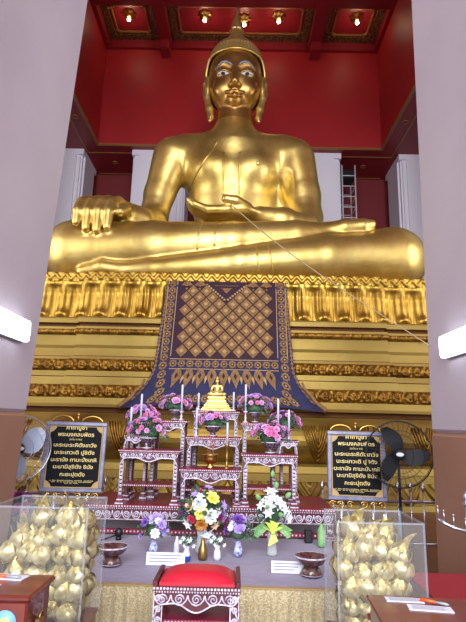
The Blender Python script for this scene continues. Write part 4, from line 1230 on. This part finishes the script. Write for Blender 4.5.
b = MB(); b.box(-w_/2+.05, w_/2-.05, -d_/2+.03, d_/2-.03, hz-.225, hz-.20); dots(b, -w_/2+.06, w_/2-.06, -d_/2+.028, hz-.212, .02, .005, 1)
b.build('shelf', ['lacquer_red', 'pearl'], st_)

# ------------------------------------------------------------------ prayer signs
LINES = [('คาถาบูชา', .062, .327, .25), ('พระมงคลบพิตร', .062, .243, .44), ('(นะโม ๓ จบ)', .030, .196, .15), ('นะระนะระหิตังเทวัง', .058, .115, .52), ('นะระเทวะติ ปูชิตัง', .058, .026, .485),
         ('นะรานัง กามะปังเกหิ', .058, -.062, .55), ('นะมามิสุขิตัง ชินัง', .058, -.145, .48), ('กะยะปุตตัง', .058, -.235, .30)]
def lettering(parent, w, hs):
    e = bpy.data.objects.new('lettering', None); COL.objects.link(e); e.parent = parent; e.empty_display_size = .1
    for s_, size, z, tw in LINES:
        cu = bpy.data.curves.new('text_line', 'FONT'); cu.body = s_; cu.size = size; cu.align_x = 'CENTER'; cu.extrude = .001; cu.offset = .0010 if size > .05 else .0002; cu.resolution_u = 2
        o = bpy.data.objects.new('text_line', cu); COL.objects.link(o)
        dg = bpy.context.evaluated_depsgraph_get(); me = o.evaluated_get(dg).to_mesh()
        P = [v_.co.copy() for v_ in me.vertices]
        wid = max(p.x for p in P)-min(p.x for p in P) if P else 0
        k = tw*.95/wid if wid else 1
        vs = MB(); vs.add([(p.x*k, -.032-p.z, z*hs+p.y) for p in P], [tuple(q.vertices) for q in me.polygons])
        o.evaluated_get(dg).to_mesh_clear(); bpy.data.objects.remove(o); bpy.data.curves.remove(cu)
        vs.build('text_line', 'letter', e)
    rn = random.Random(4)
    for zl, n, ww in ((-.292, 46, .50), (-.308, 40, .46), (-.324, 14, .16)):   # lines of tiny script
        vs = MB()
        for i in range(n):
            x = -ww/2+ww*i/n
            if rn.random() < .12: continue
            vs.box(x, x+.006, -.033, -.031, zl*hs, zl*hs+rn.uniform(.006, .011))
        vs.build('small_print', 'letter', e)
    return e
def sign(x, y, zc, w, h, rz, tilt, label):
    e = empty('prayer_sign', (x, y, 0), rz, label, 'sign', 'black prayer signs with gilt Thai lettering')
    def part(b, name, m):
        o = b.build(name, m, e, (0, 0, zc)); o.rotation_euler = (R(-2), R(tilt), 0); return o
    b = MB(); f_ = .045
    for q in ((-w/2, w/2, h/2-f_, h/2), (-w/2, w/2, -h/2, -h/2+f_), (-w/2, -w/2+f_, -h/2+f_, h/2-f_), (w/2-f_, w/2, -h/2+f_, h/2-f_)):
        b.box(q[0], q[1], -.045, .02, q[2], q[3], 0, .008)
    part(b, 'frame', 'sign_frame')
    b = MB(); b.box(-w/2+f_, w/2-f_, -.02, .01, -h/2+f_, h/2-f_, 0); 
    iw, ih = w/2-f_-.012, h/2-f_-.012; c = .07; poly = []
    for (sx, sz) in ((1, 1), (-1, 1), (-1, -1), (1, -1)):
        seq = [(iw, ih-c), (iw-.03, ih-c+.015), (iw-c+.015, ih-.03), (iw-c, ih)]
        if sx*sz < 0: seq = seq[::-1]
        poly += [(sx*p[0], sz*p[1]) for p in seq]
    b.prism(poly, -.028, -.02, 1)
    fr = part(b, 'panel', ['embroidery_pale', 'sign_black'])
    o = lettering(e, w, h/.84); o.location = (0, 0, zc); o.rotation_euler = (R(-2), R(tilt), 0)
    b = MB()                                            # scrolls above and below
    for sx in (-1, 1):
        b = MB(); P = [(sx*(.17+.12*math.cos(R(a))), 0, h/2+.07*math.sin(R(a))) for a in range(0, 181, 15)]
        b.tube(P, .010, 6); part(b, 'gilt_scroll', 'brass')
        for k in range(3):
            b = MB(); spiral(b, sx*(.08+.1*k), -h/2-.05, 0, .045, sx if k % 2 else -sx, 0, 1.4, .009); part(b, 'gilt_scroll', 'brass')
    b = MB(); b.tube([(0, 0, h/2), (0, 0, h/2+.09)], .009, 6); b.sphere((0, 0, h/2+.09), .018, 8)
    part(b, 'gilt_finial', 'brass')
    for sx in (-.5, .5):
        b = MB(); b.tube([(sx*w*.54, .03, zc-h/2), (sx*w*.54, .03, 0)], .018, 8); b.build('post', 'steel', e)
    b = MB(); b.tube([(-w*.27, .03, .018), (w*.27, .03, .018)], .018, 8)
    b.tube([(-w*.27, -.15, .012), (-w*.27, .2, .012)], .015, 8); b.tube([(w*.27, -.15, .012), (w*.27, .2, .012)], .015, 8); b.build('base', 'steel', e)
sign(-1.89, 6.15, 1.12, .71, .79, R(6), 0.6, 'black prayer sign with gold lettering left of the altar beside the left fan')
sign(1.40, 6.05, 1.10, .66, .76, R(-3), .5, 'black prayer sign with gold lettering right of the altar beside the black fan')

# ------------------------------------------------------------------ fans
def fan(x, y, z, r, rz, label, mblade, n, rot, mcage, bw=.56):
    e = empty('pedestal_fan', (x, y, 0), rz, label, 'fan', 'pedestal fans beside the signs')
    b = MB()
    for k, (rr, yy_) in enumerate(((r, 0), (r*.98, -.035), (r*.72, -.06), (r*.4, -.075), (r*.98, .04), (r*.6, .07))):
        b.tube([(rr*math.cos(2*PI*i/40), yy_, rr*math.sin(2*PI*i/40)) for i in range(40)], .007 if k == 0 else .003, 5, closed=True)
    for i in range(36):
        a = 2*PI*i/36
        b.tube([(r*.12*math.cos(a), -.08, r*.12*math.sin(a)), (r*.7*math.cos(a), -.062, r*.7*math.sin(a)), (r*math.cos(a), 0, r*math.sin(a)), (r*.6*math.cos(a), .07, r*.6*math.sin(a)), (r*.2*math.cos(a), .08, r*.2*math.sin(a))], .0016, 3)
    b.build('cage', mcage, e, (0, 0, z))
    for k in range(n):
        a0 = rot+2*PI*k/n; b = MB(); v = []; nn = 10
        for i in range(nn+1):
            s_ = i/nn; rr = r*(.12+.78*s_)
            wd = r*(.14+bw*math.sin(PI*min(1, s_*.85+.1)))
            aa = a0+.35*s_
            u = Vector((math.cos(aa), 0, math.sin(aa))); t = Vector((-math.sin(aa), 0, math.cos(aa)))
            for q in (-.5, 0, .5):
                v.append(u*rr+t*wd*q+Vector((0, .05*q+.005*(q == 0), 0)))
        f = [(i*3+j, i*3+j+1, (i+1)*3+j+1, (i+1)*3+j) for i in range(nn) for j in range(2)]
        m_ = len(v); v2 = [p+Vector((0, .006, 0)) for p in v]
        b.add(v+v2, f+[tuple(x_+m_ for x_ in q[::-1]) for q in f], 0, True)
        b.build('blade', mblade, e, (0, 0, z))
    b = MB(); b.lathe([(.02, -.095), (.05, -.09), (.055, -.06), (.05, .0), (.07, .06), (.075, .10), (.06, .16), (.03, .18)], 18, ax='Y'); mo = b.build('motor', 'fan_black', e, (0, 0, z))
    b = MB(); b.sphere((0, -.094, 0), .028, 12, sc=(1.5, .3, .8)); b.build('cap_badge', 'paper', mo)
    b = MB(); b.tube([(0, .14, z-.03), (0, .14, z*.55)], .014, 8); b.tube([(0, .14, z*.55), (0, .14, .03)], .02, 8); b.build('pole', 'fan_black', e)
    b = MB(); b.lathe([(.2, 0), (.2, .015), (.12, .035), (.03, .05)], 24, (0, .14, 0)); b.build('base', 'fan_black', e)
fan(-2.40, 5.75, 1.22, .36, R(38), 'pedestal fan with pale blades half hidden behind the left pillar', 'fan_blade', 3, .3, 'steel')
fan(1.81, 5.76, 1.25, .355, R(-12), 'black pedestal fan in front of the pedestal at the right', 'fan_black', 3, 1.75, 'fan_black', .36)

# railing in front of the pedestal
def railing(x0, x1, y, label):
    e = empty('railing', ((x0+x1)/2, y, 0), 0, label, 'railing', 'spear topped steel railings before the pedestal')
    hw = (x1-x0)/2
    for z in (.62, .12):
        b = MB(); b.tube([(-hw, 0, z), (hw, 0, z)], .018, 6); b.build('rail', 'steel', e)
    n = max(2, int((x1-x0)/.155))
    for i in range(n+1):
        x = -hw+2*hw*i/n
        b = MB(); b.tube([(x, 0, 0), (x, 0, .74)], .011, 6); b.lathe([(.012, .74), (.024, .78), (.002, .86)], 8, (x, 0, 0)); b.build('bar', 'steel', e)
railing(1.12, 2.72, 6.75, 'steel railing with spear tips behind the right prayer sign')
railing(-3.3, -1.65, 6.75, 'steel railing with spear tips behind the left prayer sign')
# flowers behind the left fan
bl = []
rn = random.Random(30)
for i in range(22): bl.append((rn.uniform(-.2, .2), rn.uniform(-.15, -.02), .50+rn.uniform(-.14, .16), rn.choice(['pink_hot', 'pink', 'magenta']), 'round', rn.uniform(.04, .065)))
bouquet('flower_vase', -2.68, 6.45, 0, 'dark leafed pink flowers on the floor below the left fan', [(.09, 0), (.12, .1), (.1, .25), (.12, .33)], 'urn_wood', bl, (0, 0, .5), (.24, .12, .2), 'green', 120, 31, None, .09)

# ------------------------------------------------------------------ acrylic boxes of golden buds
def bud_proto():
    e = empty('golden_lotus_bud', (0, 0, 0))
    b = MB(); n = 22; prof = [(.012, -.075), (.035, -.066), (.060, -.035), (.066, 0), (.058, .03), (.038, .055), (.020, .072), (.008, .095)]
    b.lathe(prof, n, lobes=5, amp=.08)
    rn = random.Random(2); b.v = [tuple(c*(1+rn.uniform(-.03, .03)) for c in p) for p in b.v]; b.build('bud', 'bud_gold', e)
    b = MB()
    rn = random.Random(8)
    for k in range(7):                       # crumpled overlapping foil leaves, tips turned out
        a0 = 2*PI*k/7+rn.uniform(-.2, .2); v = []; out = rn.uniform(.3, .9); zt = rn.uniform(.09, .13)
        for i in range(7):
            s_ = i/6; z = -.065+zt*s_+rn.uniform(-.004, .004); rr = .072*math.sin(PI*(.12+.66*s_))+.004+.035*out*max(0, s_-.6)**1.2
            w_ = .50*math.sin(PI*(.08+.88*s_))
            for q in (-1, -.5, 0, .5, 1): v.append(((rr*1.05+rn.uniform(-.0015, .003))*math.cos(a0+q*w_), (rr*1.05+rn.uniform(-.0015, .003))*math.sin(a0+q*w_), z+.006*abs(q)))
        b.add(v, [(i*5+j, i*5+j+1, (i+1)*5+j+1, (i+1)*5+j) for i in range(6) for j in range(4)], 0, True)
    b.build('petal_wrap', 'leaf_gold', e)
    b = MB(); v = []
    for i in range(8):
        s_ = i/7; c = Vector((.055*s_**3+.012, 0, .035+.125*s_)); w_ = .046*(1-s_)**.7+.001
        v += [c+Vector((0, -w_, 0)), c+Vector((.010*(1-s_), 0, -.004)), c+Vector((0, w_, 0))]
    b.add(v, [(i*3+j, i*3+j+1, (i+1)*3+j+1, (i+1)*3+j) for i in range(7) for j in range(2)], 0, True)
    b.add([(-p[0]*.7, p[1]*.8, .04+(p[2]-.04)*.6) for p in v], [(i*3+j, i*3+j+1, (i+1)*3+j+1, (i+1)*3+j) for i in range(7) for j in range(2)], 0, True)
    b.build('curled_tip', 'leaf_gold', e)
    b = MB(); b.tube([(.05*math.cos(t), .05*math.sin(t), -.05+.02*math.sin(3*t)) for t in [k*.5 for k in range(13)]], .004, 4); b.tube([(0, 0, -.07), (.01, .01, -.08)], .006, 5); b.build('wire_stem', 'gold_dark', e)
    return e
BP = bud_proto(); used = [False]
def acrylic(x0, x1, y0, y1, z0, z1, label, nbuds, places, side):
    e = empty('acrylic_box', ((x0+x1)/2, (y0+y1)/2, 0), 0, label, 'display box', 'clear acrylic boxes')
    hx, hy = (x1-x0)/2, (y1-y0)/2; t = .006
    for nm, q in (('front_pane', (-hx, hx, -hy, -hy+t)), ('back_pane', (-hx, hx, hy-t, hy)), ('side_pane', (-hx, -hx+t, -hy+t, hy-t)), ('side_pane', (hx-t, hx, -hy+t, hy-t))):
        b = MB(); b.box(*q, z0, z1); b.build(nm, 'acrylic', e)
    b = MB(); r_ = .005
    for sx in (-1, 1):
        for sy in (-1, 1): b.box(sx*hx-r_, sx*hx+r_, sy*hy-r_, sy*hy+r_, z0, z1)
    for sy in (-1, 1): b.box(-hx, hx, sy*hy-r_, sy*hy+r_, z1-r_, z1+r_)
    for sx in (-1, 1): b.box(sx*hx-r_, sx*hx+r_, -hy, hy, z1-r_, z1+r_)
    b.build('edge', 'acrylic_edge', e)
    b = MB(); b.box(-hx, hx, -hy, hy, z0-.02, z0, 0, .004); b.build('floor_panel', 'wood_red', e)
    b = MB(); b.box(-hx+.01, hx-.01, -hy+.01, hy-.01, 0, z0-.02, 0, .01); b.build('stand', 'wood_red', e)
    rn = random.Random(17+side)
    WHERE = ['against the left side', 'near the middle', 'against the right side']
    for i, (px_, py_, pz_) in enumerate(places):
        o = BP if not used[0] else copy_tree(BP); used[0] = True
        o.location = (px_, py_, pz_); o.rotation_euler = (rn.uniform(-.45, .35), rn.uniform(-.5, .5), rn.uniform(0, 6.28)); k_ = rn.uniform(.84, .98); o.scale = (k_, k_, k_)
        tag(o, BL[side][i], 'golden bud', 'golden lotus buds in the %s acrylic box' % ('left', 'right')[side])
BL = {0: [], 1: []}
def pile(x0, x1, y0, y1, z0, rows_, side):
    """mound of buds: rows_ = (count, depth rows, x from, x to) per layer"""
    out = []; rn = random.Random(5+side); sn = ('left', 'right')[side]
    ordn = ['bottom', 'second', 'third', 'fourth', 'fifth', 'topmost']
    P5 = {1: ['only'], 2: ['left', 'right'], 3: ['leftmost', 'middle', 'rightmost'], 4: ['leftmost', 'second from left', 'second from right', 'rightmost'],
          5: ['leftmost', 'second from left', 'middle', 'second from right', 'rightmost']}
    for r_, (n, nd, fa, fb) in enumerate(rows_):
        for dpt in range(nd):
            for i in range(n):
                x = x0+(x1-x0)*(fa+(fb-fa)*(i+.5)/n)
                out.append((x+rn.uniform(-.014, .014), y0+(y1-y0)*(dpt+.5)/nd+rn.uniform(-.012, .012), z0+.078+r_*.096+rn.uniform(-.018, .018)))
                BL[side].append('pale gold foil bud in %s box, %s layer, %s row, %s' % (sn, ordn[r_], ('front', 'rear')[dpt] if nd > 1 else 'front', P5[n][i]))
    return out
BOXL = (-1.36, -.82, 3.0, 3.42); BOXR = (.58, 1.06, 3.0, 3.42)
plc = pile(BOXL[0]+.03, BOXL[1]-.02, 3.05, 3.36, .42, [(4, 2, .2, .9), (5, 2, .1, 1), (4, 2, .1, 1), (5, 2, .0, 1), (4, 2, .14, 1), (3, 1, .3, 1)], 0)
acrylic(*BOXL, .42, 1.06, 'clear acrylic box full of golden buds behind the wooden donation box at the left', 0, plc, 0)
plc = pile(BOXR[0]+.02, BOXR[1]-.06, 3.05, 3.36, .38, [(4, 2, .1, .9), (4, 2, .1, 1), (4, 2, .05, 1), (4, 2, .0, 1), (4, 2, .05, 1), (3, 1, .15, .85)], 1)
acrylic(*BOXR, .38, 1.02, 'clear acrylic box full of golden buds behind the papers at the right', 0, plc, 1)

# ------------------------------------------------------------------ donation boxes in the foreground
db = empty('donation_box', (-1.02, 2.25, 0), 0, 'varnished wooden donation box with round blue sticker at the lower left', 'box')
b = MB(); b.box(-.235, .235, -.125, .125, 0, .86, 0, .008); b.build('body', 'wood_red', db)
b = MB(); b.box(-.25, .25, -.14, .14, .86, .885, 0, .008); b.build('lid', 'wood_red', db)
b = MB(); b.lathe([(.045, -.128), (.045, -.126)], 24, (.155, 0, .785), 0, ax='Y'); s0 = b.build('round_sticker', 'sticker_blue', db)
b = MB(); b.lathe([(.022, -.131), (.022, -.1285)], 16, (.155, 0, .783), 0, ax='Y'); b.build('sticker_print', 'sticker_yellow', s0)
b = MB(); b.tube([(.245+.02*math.cos(R(a))*0+.012, -.02+.018*math.cos(R(a)), .77+.025*math.sin(R(a))) for a in range(0, 181, 20)], .004, 6); b.box(.238, .262, -.045, .005, .73, .772, 0, .004); b.build('padlock', 'brass_dull', db)
def papers(x, y, z, w, d, rz, lb):
    e = empty('paper_sheet', (x, y, z), rz, lb, 'paper', 'loose paper slips'); 
    b = MB(); b.box(-w/2, w/2, -d/2, d/2, 0, .003); b.build('sheet', 'paper', e)
    b = MB()
    for k in range(4): b.box(-w*.4, w*(.4-.08*(k % 2)), d*(.3-.18*k)-.002, d*(.3-.18*k)+.002, .003, .0036)
    b.build('printed_lines', 'ink', e)
papers(-.95, 2.33, .886, .15, .07, R(-8), 'rear white slip under the orange pen on the left donation box')
papers(-1.03, 2.20, .886, .19, .05, R(2), 'front white slip on the left donation box')
def pen(x, y, z, rz, lb):
    e = empty('pen', (x, y, z), rz, lb, 'pen', 'orange ballpoint pens')
    b = MB(); b.tube([(-.05, 0, 0), (.015, 0, 0)], .007, 8); b.build('barrel', 'orange', e)
    b = MB(); b.tube([(.015, 0, 0), (.06, 0, 0), (.075, 0, 0)], [.006, .006, .002], 8); b.build('cap', 'plastic_grey', e)
pen(-.965, 2.31, .897, R(-12), 'orange pen lying on the rear slip of the left donation box')
rb = empty('low_table', (1.17, 3.2, 0), 0, 'table under a red cloth beside the right pillar', 'table')
b = MB(); b.box(-.44, .70, -1.0, -.24, 0, .56); b.box(0.02, .70, -.24, .55, 0, .56); b.build('table_frame', 'wood_red', rb)
b = MB(); b.box(-.45, .71, -1.01, -.23, .56, .575, 0, .005); b.box(-.45, .71, -1.015, -1.005, .05, .565); b.box(.01, .71, -.23, .56, .56, .575, 0, .005); b.build('red_tablecloth', 'red_cloth', rb)
d2 = empty('donation_box', (.86, 2.42, .576), R(-4), 'low varnished wooden box holding paper slips and an orange pen at the lower right', 'box')
b = MB(); b.box(-.22, .22, -.2, .2, 0, .165, 0, .008); b.build('body', 'wood_red', d2)
b = MB(); b.box(-.235, .235, -.215, .215, .165, .185, 0, .006); b.build('lid', 'wood_red', d2)
papers(.80, 2.575, .762, .17, .06, R(-5), 'rear white slip on the right wooden box')
papers(.88, 2.47, .762, .19, .07, R(-8), 'front white slip below the pen on the right wooden box')
pen(.91, 2.53, .774, R(-32), 'orange pen lying on the slips at the lower right')

# steel candle rack at the right edge
rk = empty('candle_rack', (1.66, 3.93, 0), 0, 'stainless steel candle rack with spikes against the right pillar', 'candle rack')
b = MB(); b.tube([(0.05, 0, 0), (.05, 0, .98)], .014, 8); b.lathe([(.015, .98), (.03, 1.0), (.01, 1.03), (.02, 1.05), (.003, 1.09)], 10, (.05, 0, 0)); b.build('pole', 'steel', rk)
P = [(-.17, -.02, .90), (-.14, -.05, .875), (-.08, -.07, .85), (0, -.08, .83), (.1, -.07, .82), (.2, -.04, .82)]
b = MB(); b.tube(P, .013, 8); b.build('curved_rail', 'steel', rk)
for p in P[:5]:
    b = MB(); b.tube([p, (p[0], p[1], p[2]+.085)], .004, 6); b.sphere((p[0], p[1], p[2]+.085), .008, 6); b.build('spike', 'steel', rk)
b = MB(); b.lathe([(.13, 0), (.13, .015), (.02, .03)], 20); b.build('base', 'steel', rk)
